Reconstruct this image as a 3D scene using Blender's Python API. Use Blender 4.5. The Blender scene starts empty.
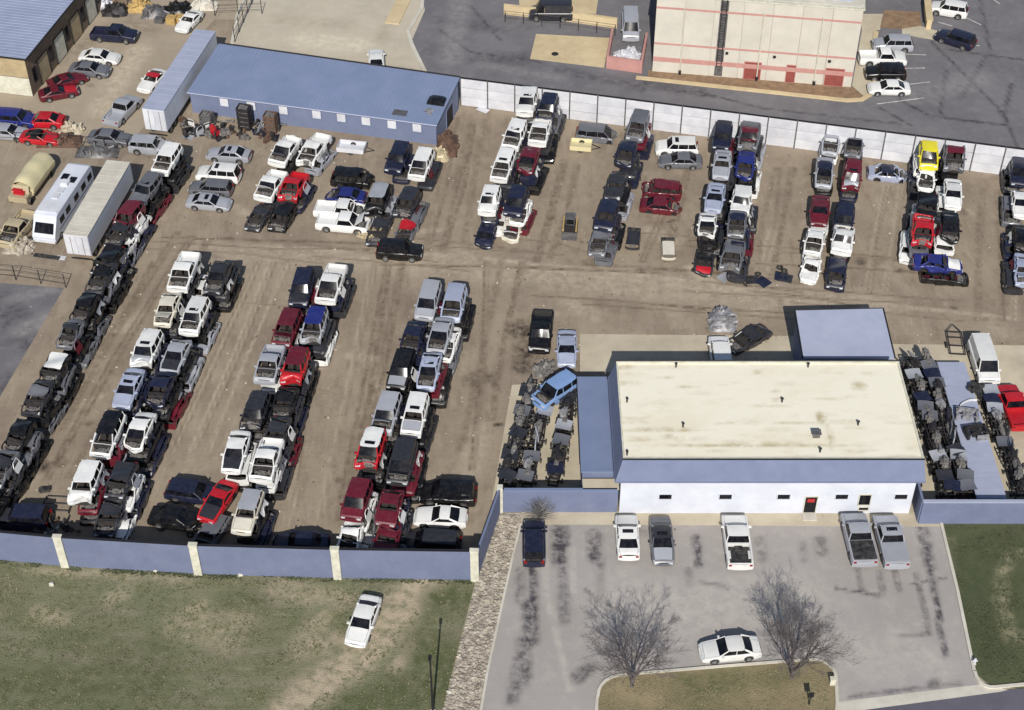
import bpy, bmesh, math, random
import numpy as np
from mathutils import Vector, Matrix, noise as mnoise
random.seed(7)
R = math.radians
S = bpy.context.scene
C = S.collection
# ---------------------------------------------------------------- camera
F, PIT, H = 1593.0, R(42.4), 103.0
SP, CP = math.sin(PIT), math.cos(PIT)
CY = -H/math.tan(PIT)
cam = bpy.data.cameras.new('camera'); co = bpy.data.objects.new('camera', cam); C.objects.link(co)
co.location = (0, CY, H); co.rotation_euler = (math.pi/2-PIT, 0, 0)
cam.sensor_fit = 'HORIZONTAL'; cam.sensor_width = 36.0; cam.lens = 36.0*F/1024.0
cam.clip_start = 1.0; cam.clip_end = 2000.0
S.camera = co
# ---------------------------------------------------------------- sky and sun
SUN_EL, SUN_AZ = 38.0, -2.0      # azimuth east of the camera's back
w = bpy.data.worlds.new('World'); S.world = w; w.use_nodes = True
nt = w.node_tree
sky = nt.nodes.new('ShaderNodeTexSky'); sky.sky_type = 'NISHITA'; sky.sun_disc = False
sky.sun_elevation = R(SUN_EL); sky.sun_rotation = R(180+SUN_AZ)
nt.links.new(sky.outputs[0], nt.nodes['Background'].inputs[0])
nt.nodes['Background'].inputs[1].default_value = 0.085
sl = bpy.data.lights.new('sun', 'SUN'); sl.energy = 4.8; sl.angle = R(0.5); sl.color = (1.0, 0.955, 0.88)
so = bpy.data.objects.new('sun', sl); C.objects.link(so)
so.rotation_euler = (R(90-SUN_EL), 0, R(SUN_AZ))
S.view_settings.view_transform = 'Standard'; S.view_settings.look = 'None'
S.view_settings.exposure = 0.0; S.view_settings.gamma = 1.0

def P(px, py, z=0.0):
    u = (px-512)/F; v = (py-355)/F
    dz = -SP-v*CP; t = (z-H)/dz
    return Vector((t*u, CY+t*(CP-v*SP), z))
def PP(pts, z=0.0): return [P(a, b, z) for a, b in pts]
# ---------------------------------------------------------------- materials
def lin(c):
    return tuple(((v/255)/12.92 if v/255 <= .04045 else ((v/255+.055)/1.055)**2.4) for v in c)
MATS = {}
def mat(name, rgb, rough=.7, metal=0., var=.18, scale=1.5, rgb2=None, bump=0., bscale=20., dust=0., coat=0., spec=.5, objrand=.0, detail=6.):
    """plain procedural surface: two tones mixed by noise, optional dust film, optional fine relief"""
    m = bpy.data.materials.new(name); m.use_nodes = True; n = m.node_tree.nodes; l = m.node_tree.links
    b = n['Principled BSDF']; b.inputs['Roughness'].default_value = rough; b.inputs['Metallic'].default_value = metal
    b.inputs['Specular IOR Level'].default_value = spec
    if coat: b.inputs['Coat Weight'].default_value = coat; b.inputs['Coat Roughness'].default_value = .12
    tc = n.new('ShaderNodeTexCoord'); oi = n.new('ShaderNodeObjectInfo')
    vm = n.new('ShaderNodeVectorMath'); vm.operation = 'MULTIPLY_ADD'
    l.new(tc.outputs['Object'], vm.inputs[0]); vm.inputs[1].default_value = (1, 1, 1)
    mu = n.new('ShaderNodeMath'); mu.operation = 'MULTIPLY'; mu.inputs[1].default_value = 91.0
    l.new(oi.outputs['Random'], mu.inputs[0]); l.new(mu.outputs[0], vm.inputs[2])
    nz = n.new('ShaderNodeTexNoise'); nz.inputs['Scale'].default_value = scale; nz.inputs['Detail'].default_value = detail; nz.inputs['Roughness'].default_value = .65
    l.new(vm.outputs[0], nz.inputs['Vector'])
    a = lin(rgb); c2 = lin(rgb2) if rgb2 else tuple(max(0, v*(1-var)) for v in a)
    ramp = n.new('ShaderNodeValToRGB'); ramp.color_ramp.elements[0].position = .35; ramp.color_ramp.elements[1].position = .66
    ramp.color_ramp.elements[0].color = (*c2, 1); ramp.color_ramp.elements[1].color = (*a, 1)
    l.new(nz.outputs['Fac'], ramp.inputs['Fac']); out = ramp.outputs['Color']
    if objrand:
        hs = n.new('ShaderNodeHueSaturation'); mr = n.new('ShaderNodeMapRange')
        l.new(oi.outputs['Random'], mr.inputs[0]); mr.inputs[3].default_value = 1-objrand; mr.inputs[4].default_value = 1+objrand
        l.new(mr.outputs[0], hs.inputs['Value']); l.new(out, hs.inputs['Color']); out = hs.outputs['Color']
    if dust:
        nz2 = n.new('ShaderNodeTexNoise'); nz2.inputs['Scale'].default_value = 2.2; nz2.inputs['Detail'].default_value = 8; nz2.inputs['Roughness'].default_value = .7
        l.new(vm.outputs[0], nz2.inputs['Vector'])
        mr2 = n.new('ShaderNodeMapRange'); mr2.inputs[1].default_value = .42; mr2.inputs[2].default_value = .75; mr2.inputs[4].default_value = dust
        l.new(nz2.outputs['Fac'], mr2.inputs[0])
        mx = n.new('ShaderNodeMix'); mx.data_type = 'RGBA'; mx.inputs['B'].default_value = (*lin((140, 134, 126)), 1)
        l.new(mr2.outputs[0], mx.inputs['Factor']); l.new(out, mx.inputs['A']); out = mx.outputs['Result']
        mr3 = n.new('ShaderNodeMapRange'); mr3.inputs[3].default_value = rough; mr3.inputs[4].default_value = min(1, rough+.4)
        l.new(mr2.outputs[0], mr3.inputs[0]); l.new(mr3.outputs[0], b.inputs['Roughness'])
    l.new(out, b.inputs['Base Color'])
    if bump:
        nb = n.new('ShaderNodeTexNoise'); nb.inputs['Scale'].default_value = bscale; nb.inputs['Detail'].default_value = 5
        l.new(tc.outputs['Object'], nb.inputs['Vector'])
        bp = n.new('ShaderNodeBump'); bp.inputs['Strength'].default_value = bump; bp.inputs['Distance'].default_value = .08
        l.new(nb.outputs['Fac'], bp.inputs['Height']); l.new(bp.outputs[0], b.inputs['Normal'])
    MATS[name] = m; return m
PAINT = dict(white=(222, 222, 220), ivory=(208, 203, 188), silver=(156, 159, 167), pale_blue=(158, 166, 188), grey=(98, 100, 107),
    charcoal=(44, 45, 51), black=(15, 15, 18), navy=(27, 31, 54), blue=(32, 42, 112), maroon=(96, 22, 38), red=(176, 26, 38),
    yellow=(226, 212, 40), tan=(178, 165, 136), sky_blue=(124, 154, 200), cream=(210, 200, 160))
for k, v in PAINT.items():
    mat('paint_'+k, v, rough=.34, var=.10, scale=.7, dust=.08 if k in ('navy', 'black', 'charcoal', 'blue', 'maroon', 'red') else .15, coat=.25, objrand=.10, spec=.4)
mat('glass', (12, 14, 23), rough=.16, var=.3, dust=.08, spec=.3)
mat('tyre', (20, 20, 21), rough=.9, var=.3, dust=.4)
mat('rim', (150, 152, 156), rough=.4, metal=.6, dust=.3)
mat('plastic', (30, 31, 34), rough=.6, dust=.35)
mat('interior', (30, 28, 30), rough=.9, rgb2=(58, 53, 50), scale=3.)
mat('engine', (74, 72, 72), rough=.6, metal=.2, rgb2=(140, 136, 132), scale=5.)
mat('lamp_clear', (200, 205, 210), rough=.2)
mat('lamp_red', (130, 12, 14), rough=.25)
mat('steel_dark', (36, 35, 40), rough=.6, metal=.3, rgb2=(62, 58, 58), scale=2.5)
mat('steel_grey', (120, 122, 128), rough=.5, metal=.4, rgb2=(92, 86, 80), scale=2.)
mat('scrap_alu', (168, 168, 172), rough=.6, metal=.3, rgb2=(110, 108, 110), scale=3.)
mat('scrap_rust', (112, 84, 66), rough=.9, rgb2=(66, 54, 50), scale=4.)
mat('fence_blue', (107, 116, 144), rough=.8, rgb2=(97, 106, 134), scale=.5, dust=.16, bump=.05)
mat('wall_blue', (110, 119, 146), rough=.75, rgb2=(102, 111, 138), scale=.6, bump=.05)
mat('roof_blue', (116, 128, 157), rough=.65, rgb2=(108, 121, 150), scale=.35, detail=3)
mat('roof_pale', (158, 164, 184), rough=.65, rgb2=(149, 156, 177), scale=.5, detail=3)
mat('wall_white', (203, 207, 216), rough=.8, rgb2=(190, 194, 206), scale=.5)
mat('panel_white', (206, 207, 212), rough=.7, rgb2=(184, 185, 192), scale=.5, objrand=.06)
mat('trim_cream', (206, 204, 190), rough=.8, rgb2=(180, 177, 160), scale=1.5)
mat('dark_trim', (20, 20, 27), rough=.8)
mat('concrete', (190, 180, 158), rough=.9, rgb2=(166, 155, 136), scale=.25, bump=.2, bscale=6., detail=9)
mat('concrete_pale', (200, 196, 184), rough=.9, rgb2=(180, 174, 162), scale=.5, bump=.1)
mat('pad_tan', (202, 184, 148), rough=.9, rgb2=(182, 164, 130), scale=.5)
mat('mulch', (146, 120, 94), rough=1., rgb2=(116, 94, 74), scale=1.2, bump=.5, bscale=9.)
mat('paint_line', (214, 214, 206), rough=.8, rgb2=(160, 158, 152), scale=2.)
mat('bldg_cream', (196, 191, 180), rough=.85, rgb2=(184, 179, 168), scale=.4, objrand=.03)
mat('bldg_band', (184, 138, 130), rough=.85, rgb2=(172, 126, 120), scale=1.)
mat('door_brown', (142, 74, 66), rough=.7, rgb2=(124, 62, 56))
mat('wall_brown', (120, 104, 88), rough=.85, rgb2=(98, 84, 72), scale=1.)
mat('wall_tan', (176, 158, 124), rough=.85, rgb2=(150, 134, 106), scale=.8)
mat('roof_metal', (148, 156, 180), rough=.55, rgb2=(134, 142, 166), scale=.5)
mat('bark', (108, 101, 102), rough=.95, rgb2=(72, 66, 66), scale=6.)
mat('wood', (196, 168, 108), rough=.9, rgb2=(150, 122, 76), scale=4.)
mat('stone', (196, 186, 170), rough=.95, rgb2=(120, 112, 102), scale=1.7, objrand=.1)
mat('wire', (120, 118, 118), rough=.7)
mat('door_red', (176, 40, 44), rough=.6)

def ground_mat(name, layers, noises, bump=.3, bscale=5., rough=.95):
    """layers: list of (attribute or None, rgb). noises: (scale, rgb, low, high, amount, stretch)"""
    m = bpy.data.materials.new(name); m.use_nodes = True; n = m.node_tree.nodes; l = m.node_tree.links
    b = n['Principled BSDF']; b.inputs['Roughness'].default_value = rough; b.inputs['Specular IOR Level'].default_value = .15
    tc = n.new('ShaderNodeTexCoord')
    base = n.new('ShaderNodeRGB'); base.outputs[0].default_value = (*lin(layers[0][1]), 1); out = base.outputs[0]
    def mix(fac, col):
        nonlocal out
        mx = n.new('ShaderNodeMix'); mx.data_type = 'RGBA'; mx.inputs['B'].default_value = (*lin(col), 1)
        l.new(fac, mx.inputs['Factor']); l.new(out, mx.inputs['A']); out = mx.outputs['Result']
    def noise_fac(scale, lo, hi, amt, stretch=(1, 1, 1), rot=0, rg=.68):
        mp = n.new('ShaderNodeMapping'); mp.inputs['Scale'].default_value = stretch; mp.inputs['Rotation'].default_value = (0, 0, rot)
        l.new(tc.outputs['Object'], mp.inputs[0])
        nz = n.new('ShaderNodeTexNoise'); nz.inputs['Scale'].default_value = scale; nz.inputs['Detail'].default_value = 9; nz.inputs['Roughness'].default_value = rg
        l.new(mp.outputs[0], nz.inputs['Vector'])
        mr = n.new('ShaderNodeMapRange'); mr.inputs[1].default_value = lo; mr.inputs[2].default_value = hi; mr.inputs[4].default_value = amt
        l.new(nz.outputs['Fac'], mr.inputs[0]); return mr.outputs[0]
    for nn in noises: mix(noise_fac(nn[0], nn[2], nn[3], nn[4], *(nn[5:])), nn[1])
    for attr, col in layers[1:]:
        at = n.new('ShaderNodeAttribute'); at.attribute_name = attr
        # break the stain's edge up with noise
        nf = noise_fac(1.1, .36, .62, 1.0)
        ad = n.new('ShaderNodeMath'); ad.operation = 'MULTIPLY'; 
        ml = n.new('ShaderNodeMath'); ml.operation = 'MULTIPLY_ADD'; l.new(nf, ml.inputs[0]); ml.inputs[1].default_value = 1.15; ml.inputs[2].default_value = .12
        l.new(at.outputs['Fac'], ad.inputs[0]); l.new(ml.outputs[0], ad.inputs[1]); ad.use_clamp = True
        mix(ad.outputs[0], col)
    l.new(out, b.inputs['Base Color'])
    nb = n.new('ShaderNodeTexNoise'); nb.inputs['Scale'].default_value = bscale; nb.inputs['Detail'].default_value = 8; l.new(tc.outputs['Object'], nb.inputs['Vector'])
    bp = n.new('ShaderNodeBump'); bp.inputs['Strength'].default_value = bump; bp.inputs['Distance'].default_value = .15
    l.new(nb.outputs['Fac'], bp.inputs['Height']); l.new(bp.outputs[0], b.inputs['Normal'])
    MATS[name] = m; return m
YR = R(-12.0)
ground_mat('dirt', [(None, (149, 136, 119)), ('dark', (70, 61, 54)), ('light', (176, 163, 144)), ('rut', (104, 91, 78))],
    [(.10, (128, 116, 103), .42, .60, .8), (.5, (170, 157, 140), .50, .75, .55, (1, .35, 1), YR), (.9, (112, 98, 84), .52, .74, .65, (1, .4, 1), YR), (1.4, (112, 99, 86), .56, .74, .35, (1, .10, 1), YR), (1.1, (178, 165, 148), .56, .76, .4, (1, .10, 1), YR), (6., (118, 104, 88), .56, .72, .28), (2.2, (180, 166, 146), .60, .75, .35), (.22, (122, 108, 92), .56, .68, .6)], bump=.22, bscale=2.5)
ground_mat('grass', [(None, (114, 117, 90)), ('bare', (172, 158, 136)), ('green', (86, 91, 62))],
    [(.12, (120, 117, 93), .42, .62, .85), (.35, (136, 128, 112), .48, .68, .85, (.4, 1, 1)), (1.3, (150, 144, 122), .56, .72, .7, (.35, 1, 1)), (1.7, (78, 80, 58), .56, .70, .7, (.4, 1, 1)), (.8, (94, 95, 71), .50, .7, .7, (.6, 1, 1)), (5., (82, 83, 62), .5, .68, .55), (9., (136, 128, 104), .58, .72, .5)], bump=.6, bscale=9.)
ground_mat('lawn', [(None, (84, 88, 66)), ('bare', (142, 136, 110)), ('green', (70, 77, 56))],
    [(.3, (88, 95, 64), .45, .65, .7), (1.1, (74, 82, 54), .5, .7, .7), (7., (64, 71, 46), .5, .68, .6)], bump=.6, bscale=9.)
ground_mat('island_grass', [(None, (136, 124, 98)), ('bare', (152, 138, 110)), ('green', (94, 96, 66))],
    [(.4, (120, 114, 86), .45, .65, .7), (2., (100, 97, 70), .5, .7, .6), (8., (96, 88, 56), .5, .68, .5)], bump=.6, bscale=9.)
ground_mat('lot', [(None, (158, 153, 150)), ('dark', (72, 69, 73)), ('light', (184, 177, 168))],
    [(.12, (151, 146, 141), .40, .62, .8), (.6, (175, 169, 160), .5, .72, .6), (4., (136, 131, 127), .55, .72, .45), (1.5, (128, 123, 120), .60, .72, .5)], bump=.12, bscale=12.)
ground_mat('asphalt', [(None, (116, 114, 117)), ('dark', (74, 72, 76)), ('light', (146, 142, 141))],
    [(.15, (101, 99, 103), .40, .62, .85), (.7, (130, 127, 128), .5, .72, .6), (4., (84, 80, 86), .55, .72, .4)], bump=.12, bscale=12.)
ground_mat('far_lot', [(None, (160, 148, 131)), ('dark', (112, 100, 90)), ('light', (200, 186, 164))],
    [(.15, (150, 138, 121), .40, .62, .8), (.9, (172, 160, 144), .5, .72, .5), (4., (146, 130, 112), .55, .72, .4)], bump=.2, bscale=6.)
ground_mat('conc_lot', [(None, (184, 175, 158)), ('dark', (150, 138, 120)), ('light', (212, 202, 180))],
    [(.2, (174, 165, 149), .40, .62, .8), (.9, (192, 184, 168), .5, .72, .6)], bump=.1, bscale=6.)
ground_mat('roof_cream', [(None, (226, 221, 204)), ('dark', (176, 164, 132)), ('light', (240, 236, 218))],
    [(.25, (218, 210, 188), .45, .62, .8, (.5, 1, 1)), (1.0, (202, 190, 162), .55, .75, .6, (.4, 1, 1)), (3., (224, 219, 202), .5, .7, .5)], bump=.05, bscale=4.)
ground_mat('street', [(None, (98, 96, 106))], [(.3, (88, 86, 96), .4, .6, .8), (4., (110, 107, 114), .55, .72, .4)], bump=.1, bscale=10.)

# ---------------------------------------------------------------- mesh helpers
def frame(d, up=Vector((0, 0, 1))):
    d = d.normalized(); s = d.cross(up)
    if s.length < 1e-4: s = d.cross(Vector((1, 0, 0)))
    s.normalize(); return d, s, s.cross(d).normalized()
class MB:
    def __init__(s): s.v = []; s.f = []
    def quad(s, a, b, c, d):
        i = len(s.v); s.v += [tuple(a), tuple(b), tuple(c), tuple(d)]; s.f.append((i, i+1, i+2, i+3)); return s
    def poly(s, pts):
        i = len(s.v); s.v += [tuple(p) for p in pts]; s.f.append(tuple(range(i, i+len(pts)))); return s
    def box(s, x0, x1, y0, y1, z0, z1, M=None):
        i = len(s.v)
        p = [Vector((x, y, z)) for z in (z0, z1) for x, y in ((x0, y0), (x1, y0), (x1, y1), (x0, y1))]
        s.v += [tuple(M @ q if M else q) for q in p]
        s.f += [(i+3, i+2, i+1, i), (i+4, i+5, i+6, i+7)] + [(i+k, i+(k+1) % 4, i+4+(k+1) % 4, i+4+k) for k in range(4)]; return s
    def prism(s, pts, z0, z1):
        n = len(pts); i = len(s.v)
        a = sum(pts[k][0]*pts[(k+1) % n][1]-pts[(k+1) % n][0]*pts[k][1] for k in range(n))
        if a < 0: pts = list(reversed(pts))
        s.v += [(p[0], p[1], z0) for p in pts]+[(p[0], p[1], z1) for p in pts]
        s.f += [tuple(range(i+n-1, i-1, -1)), tuple(range(i+n, i+2*n))]+[(i+k, i+(k+1) % n, i+n+(k+1) % n, i+n+k) for k in range(n)]; return s
    def tube(s, pts, rad, n=6, cap=True):
        pts = [Vector(p) for p in pts]; rings = []
        rad = rad if isinstance(rad, (list, tuple)) else [rad]*len(pts)
        for k, p in enumerate(pts):
            d = (pts[min(k+1, len(pts)-1)]-pts[max(k-1, 0)]); _, a, b = frame(d)
            i = len(s.v); rings.append(i)
            s.v += [tuple(p+(a*math.cos(t)+b*math.sin(t))*rad[k]) for t in [2*math.pi*j/n for j in range(n)]]
        for q, r in zip(rings, rings[1:]):
            s.f += [(q+j, q+(j+1) % n, r+(j+1) % n, r+j) for j in range(n)]
        if cap: s.f += [tuple(rings[0]+j for j in range(n-1, -1, -1)), tuple(rings[-1]+j for j in range(n))]
        return s
    def grid(s, fn, nu, nv):
        i = len(s.v)
        for a in range(nu+1):
            for b in range(nv+1): s.v.append(tuple(fn(a/nu, b/nv)))
        for a in range(nu):
            for b in range(nv):
                k = i+a*(nv+1)+b; s.f.append((k, k+1, k+nv+2, k+nv+1))
        return s
    def lathe(s, prof, n=14, axis='y', c=(0, 0, 0)):
        i = len(s.v); m = len(prof)
        for k in range(n):
            t = 2*math.pi*k/n
            for r, h in prof:
                q = (r*math.cos(t), h, r*math.sin(t)) if axis == 'y' else (r*math.cos(t), r*math.sin(t), h)
                s.v.append((c[0]+q[0], c[1]+q[1], c[2]+q[2]))
        for k in range(n):
            for j in range(m-1):
                a = i+k*m+j; b = i+((k+1) % n)*m+j; s.f.append((a, b, b+1, a+1))
        return s
    def mesh(s, name, deform=None, smooth=40):
        vs = [deform(Vector(v)) for v in s.v] if deform else s.v
        me = bpy.data.meshes.new(name); me.from_pydata([tuple(v) for v in vs], [], s.f)
        bm = bmesh.new(); bm.from_mesh(me)
        bmesh.ops.recalc_face_normals(bm, faces=bm.faces); bm.to_mesh(me); bm.free()
        if smooth:
            me.polygons.foreach_set('use_smooth', [True]*len(me.polygons)); me.set_sharp_from_angle(angle=R(smooth))
        me.materials.append(None); return me
def put(name, me, m, parent=None, loc=None, rotz=None):
    if isinstance(me, MB): me = me.mesh(name)
    o = bpy.data.objects.new(name, me); C.objects.link(o)
    o.material_slots[0].link = 'OBJECT'; o.material_slots[0].material = MATS[m] if isinstance(m, str) else m
    if parent: o.parent = parent
    if loc is not None: o.location = loc
    if rotz is not None: o.rotation_euler = (0, 0, rotz)
    return o
LABELS = {}
def tag(o, label, cat, group=None):
    o['label'] = label; o['category'] = cat; o['kind'] = 'thing'
    if group: o['group'] = group
    LABELS.setdefault(label, []).append(o); return o
def empty(name, loc=(0, 0, 0), rotz=0.):
    o = bpy.data.objects.new(name, None); C.objects.link(o); o.location = loc; o.rotation_euler = (0, 0, rotz); o.empty_display_size = .3; return o
def struct(o): o['kind'] = 'structure'; return o

# ---------------------------------------------------------------- ground sheets
def clip_cell(poly, x0, x1, y0, y1):
    for ax, v, sg in ((0, x0, 1), (0, x1, -1), (1, y0, 1), (1, y1, -1)):
        out = []
        for k in range(len(poly)):
            a, b = poly[k-1], poly[k]; da, db = (a[ax]-v)*sg, (b[ax]-v)*sg
            if (da >= 0) != (db >= 0):
                t = da/(da-db); out.append((a[0]+(b[0]-a[0])*t, a[1]+(b[1]-a[1])*t))
            if db >= 0: out.append(b)
        poly = out
        if not poly: return []
    return poly
def stroke_mask(xy, strokes):
    m = np.zeros(len(xy))
    for pts, wd, amt in strokes:
        q = np.array([P(a, b).to_2d()[:] for a, b in pts])
        if len(q) == 1: d = np.hypot(xy[:, 0]-q[0, 0], xy[:, 1]-q[0, 1])
        else:
            d = np.full(len(xy), 1e9)
            for a, b in zip(q, q[1:]):
                ab = b-a; t = np.clip(((xy-a) @ ab)/(ab @ ab+1e-9), 0, 1)
                d = np.minimum(d, np.hypot(*(xy-(a+t[:, None]*ab)).T))
        m = np.maximum(m, amt*np.clip(1.5*(1-d/wd), 0, 1))
    return m
def sheet(name, poly, z, m, cell=.6, masks=None, kind=True):
    poly = [(p[0], p[1]) for p in poly]
    xs = [p[0] for p in poly]; ys = [p[1] for p in poly]
    verts = {}; vl = []; faces = []
    def vid(p):
        k = (round(p[0], 4), round(p[1], 4))
        if k not in verts: verts[k] = len(vl); vl.append((p[0], p[1], z))
        return verts[k]
    if not masks:
        faces = [[vid(p) for p in poly]]
    elif len(poly) == 4 and len(set(xs)) == 2 and len(set(ys)) == 2:      # plain rectangle: a straight grid
        nx = math.ceil((max(xs)-min(xs))/cell); ny = math.ceil((max(ys)-min(ys))/cell)
        gx, gy = np.meshgrid(np.linspace(min(xs), max(xs), nx+1), np.linspace(min(ys), max(ys), ny+1), indexing='ij')
        vl = np.stack([gx.ravel(), gy.ravel(), np.full(gx.size, z)], 1).tolist()
        i0 = (np.arange(nx)[:, None]*(ny+1)+np.arange(ny)[None, :]).ravel()
        faces = np.stack([i0, i0+ny+1, i0+ny+2, i0+1], 1).tolist()
    else:
        nx = math.ceil((max(xs)-min(xs))/cell); ny = math.ceil((max(ys)-min(ys))/cell)
        for i in range(nx):
            x0 = min(xs)+i*cell
            col = clip_cell(poly, x0, x0+cell, min(ys)-1, max(ys)+1)
            if len(col) < 3: continue
            for j in range(ny):
                y0 = min(ys)+j*cell
                c = clip_cell(col, x0, x0+cell, y0, y0+cell)
                if len(c) >= 3:
                    ids = []
                    for p in c:
                        k = vid(p)
                        if k not in ids: ids.append(k)
                    if len(ids) >= 3: faces.append(ids)
    me = bpy.data.meshes.new(name); me.from_pydata(vl, [], faces)
    bm = bmesh.new(); bm.from_mesh(me)
    for f in bm.faces:
        f.normal_update()
        if f.normal.z < 0: f.normal_flip()
    bm.to_mesh(me); bm.free()
    if masks:
        xy = np.array(vl)[:, :2]
        for k, st in masks.items():
            at = me.attributes.new(k, 'FLOAT', 'POINT'); at.data.foreach_set('value', stroke_mask(xy, st).astype(np.float32))
    me.materials.append(None)
    o = put(name, me, m)
    if kind: struct(o)
    return o
def pxs(*a): return [(a[i], a[i+1]) for i in range(0, len(a), 2)]
# open ground to the horizon
sheet('ground', [(-900, -400), (900, -400), (900, 1500), (-900, 1500)], -.03, 'far_lot')
rnd = random.Random(3)
# the dirt yard, with tyre ruts, oil stains and paler worn strips
ruts = []; darks = []; lights = []
for px0, py0, px1, py1 in [(176, 232, 20, 478), (190, 236, 44, 480), (205, 240, 66, 478), (152, 262, 60, 430), (255, 262, 170, 452), (270, 262, 190, 452), (285, 262, 206, 452),
        (372, 262, 318, 520), (386, 262, 336, 520), (400, 262, 352, 470), (500, 258, 458, 450), (485, 262, 470, 470), (520, 262, 490, 420),
        (470, 120, 440, 250), (485, 110, 462, 250), (452, 118, 424, 250), (575, 165, 548, 258), (562, 160, 534, 262), (688, 160, 664, 262), (662, 210, 640, 262),
        (790, 168, 770, 275), (775, 168, 758, 272), (900, 180, 884, 290), (885, 185, 866, 292), (980, 190, 975, 320), (995, 190, 1000, 320), (1008, 190, 1012, 320), (300, 420, 290, 528), (470, 130, 452, 190)]:
    for off in (0, 4.2):
        mx, my = (px0+px1)/2+rnd.uniform(-5, 5), (py0+py1)/2
        (ruts if (px0 % 3) else lights).append(([(px0+off, py0), (mx+off, my), (px1+off, py1)], .26, rnd.uniform(.3, .8)))
        ruts.append(([(px0+off+1.6, py0), (mx+off+2.2, my), (px1+off+1.2, py1)], .17, rnd.uniform(.15, .7)))
for k in range(26):
    y = rnd.uniform(236, 318); x0 = rnd.uniform(90, 800); L = rnd.uniform(90, 280)
    ruts.append(([(x0, y-6), (x0+L*.5, y+rnd.uniform(-4, 4)), (x0+L, y+rnd.uniform(2, 14))], .2, rnd.uniform(.5, 1.)))
for a in [(42, 466, 1.0, .9), (60, 462, .9, .85), (40, 428, .8, .6), (520, 330, 2.0, .95), (528, 350, 2.2, .95), (522, 366, 1.6, .9), (474, 380, 1.5, .7), (490, 378, 1.0, .6), (712, 328, .9, .8), (860, 262, .8, .8),
          (640, 270, .7, .6), (900, 270, .8, .6), (660, 292, .5, .8), (965, 212, .7, .8), (960, 225, .4, .6), (870, 345, 1.0, .6), (250, 470, .6, .5), (340, 480, .6, .8), (332, 465, .6, .6), (590, 262, 1., .5), (530, 285, 1.4, .4), (470, 440, .8, .5)]:
    darks.append(([(a[0], a[1])], a[2], a[3]))
for k in range(34):
    x, y = rnd.uniform(20, 1010), rnd.uniform(180, 520); darks.append(([(x, y), (x+rnd.uniform(-6, 6), y+rnd.uniform(-2, 2))], rnd.uniform(.2, .5), rnd.uniform(.4, .9)))
for k in range(44):
    x, y = rnd.uniform(60, 1010), rnd.uniform(180, 470); lights.append(([(x, y), (x+rnd.uniform(-30, 30), y+rnd.uniform(2, 16))], rnd.uniform(.4, 1.3), rnd.uniform(.3, .7)))
lights += [([(690, 268), (720, 288), (745, 290)], .9, .9), ([(650, 230), (676, 244)], 1.2, .6), ([(760, 270), (768, 250), (772, 232)], .8, .6), ([(200, 252), (420, 264), (640, 288), (880, 304)], 2.6, .5), ([(240, 246), (460, 256), (700, 282)], .5, .7), ([(300, 254), (560, 272), (760, 296)], .45, .7), ([(520, 262), (800, 296), (1010, 318)], .45, .6), ([(480, 430), (470, 470)], 1.4, .5), ([(30, 420), (90, 330)], 1.5, .4)]
sheet('yard_dirt', [(-64, -29), (66, -29), (66, 62), (-64, 62)], 0., 'dirt', .24, dict(dark=darks, light=lights, rut=ruts))
# upper left neighbours' yard
sheet('neighbour_yard', PP(pxs(-40, 130, 40, 138, 128, 144, 150, 120, 205, 30, 232, 0, 240, -40, 60, -40, -40, 60)), .004, 'far_lot', .8,
      dict(dark=[([(110, 28), (60, 60)], 1.5, .5), ([(100, 96), (112, 92)], .7, .6), ([(90, 86)], .5, .8), ([(150, 30), (90, 0)], 2., .4)], light=[([(100, 110), (140, 50)], 2., .5)]))
# asphalt beside the long rack
sheet('side_asphalt', PP(pxs(-60, 278, 64, 288, -2, 400, -60, 480)), .004, 'asphalt', .6,
      dict(dark=[([(0, 300), (30, 340)], 2.5, .7), ([(10, 380), (0, 410)], 2., .6)], light=[([(20, 330), (50, 320)], 1.6, .7), ([(50, 290), (8, 300)], 1., .5)]))
# concrete apron behind the office
sheet('yard_apron', PP(pxs(580, 334, 795, 336, 800, 372, 580, 372)), .004, 'concrete')
sheet('yard_apron', PP(pxs(882, 344, 1090, 346, 1090, 520, 905, 520)), .004, 'concrete')
sheet('yard_apron', PP(pxs(512, 385, 584, 380, 584, 500, 492, 500)), .004, 'concrete')
# concrete and asphalt beyond the white fence
sheet('upper_asphalt', PP(pxs(415, -30, 425, 10, 412, 40, 424, 68, 462, 100, 1060, 181, 1060, -30)), .004, 'asphalt', .4,
      dict(dark=[([(640, 80), (700, 92)], 1.5, .6), ([(560, 70), (640, 86)], 1.5, .5), ([(900, 100), (930, 116), (1010, 126)], .35, 1.), ([(1012, 84), (1004, 112), (1010, 130)], .35, 1.), ([(950, 50), (1024, 60)], .3, 1.), ([(946, 70), (940, 116)], .3, .9), ([(646, 84), (640, 92)], .4, 1.), ([(480, 60), (520, 58)], 2., .6), ([(500, 30), (440, 20)], 1.5, .5), ([(880, 108), (910, 125)], .3, .9), ([(930, 40), (1000, 110), (1020, 150)], .3, .9), ([(700, 92), (760, 108), (900, 124)], .3, .8), ([(440, 30), (470, 52), (540, 62)], .3, .9), ([(470, 5), (500, 40)], .3, .8), ([(640, 85), (720, 98)], .3, .8), ([(980, 0), (990, 50), (960, 100)], .28, .9)],
           light=[([(460, 5), (450, 60)], 2., .5), ([(980, 80), (920, 95)], 2.5, .4), ([(560, 78), (480, 64)], 1.2, .4)]))
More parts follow.
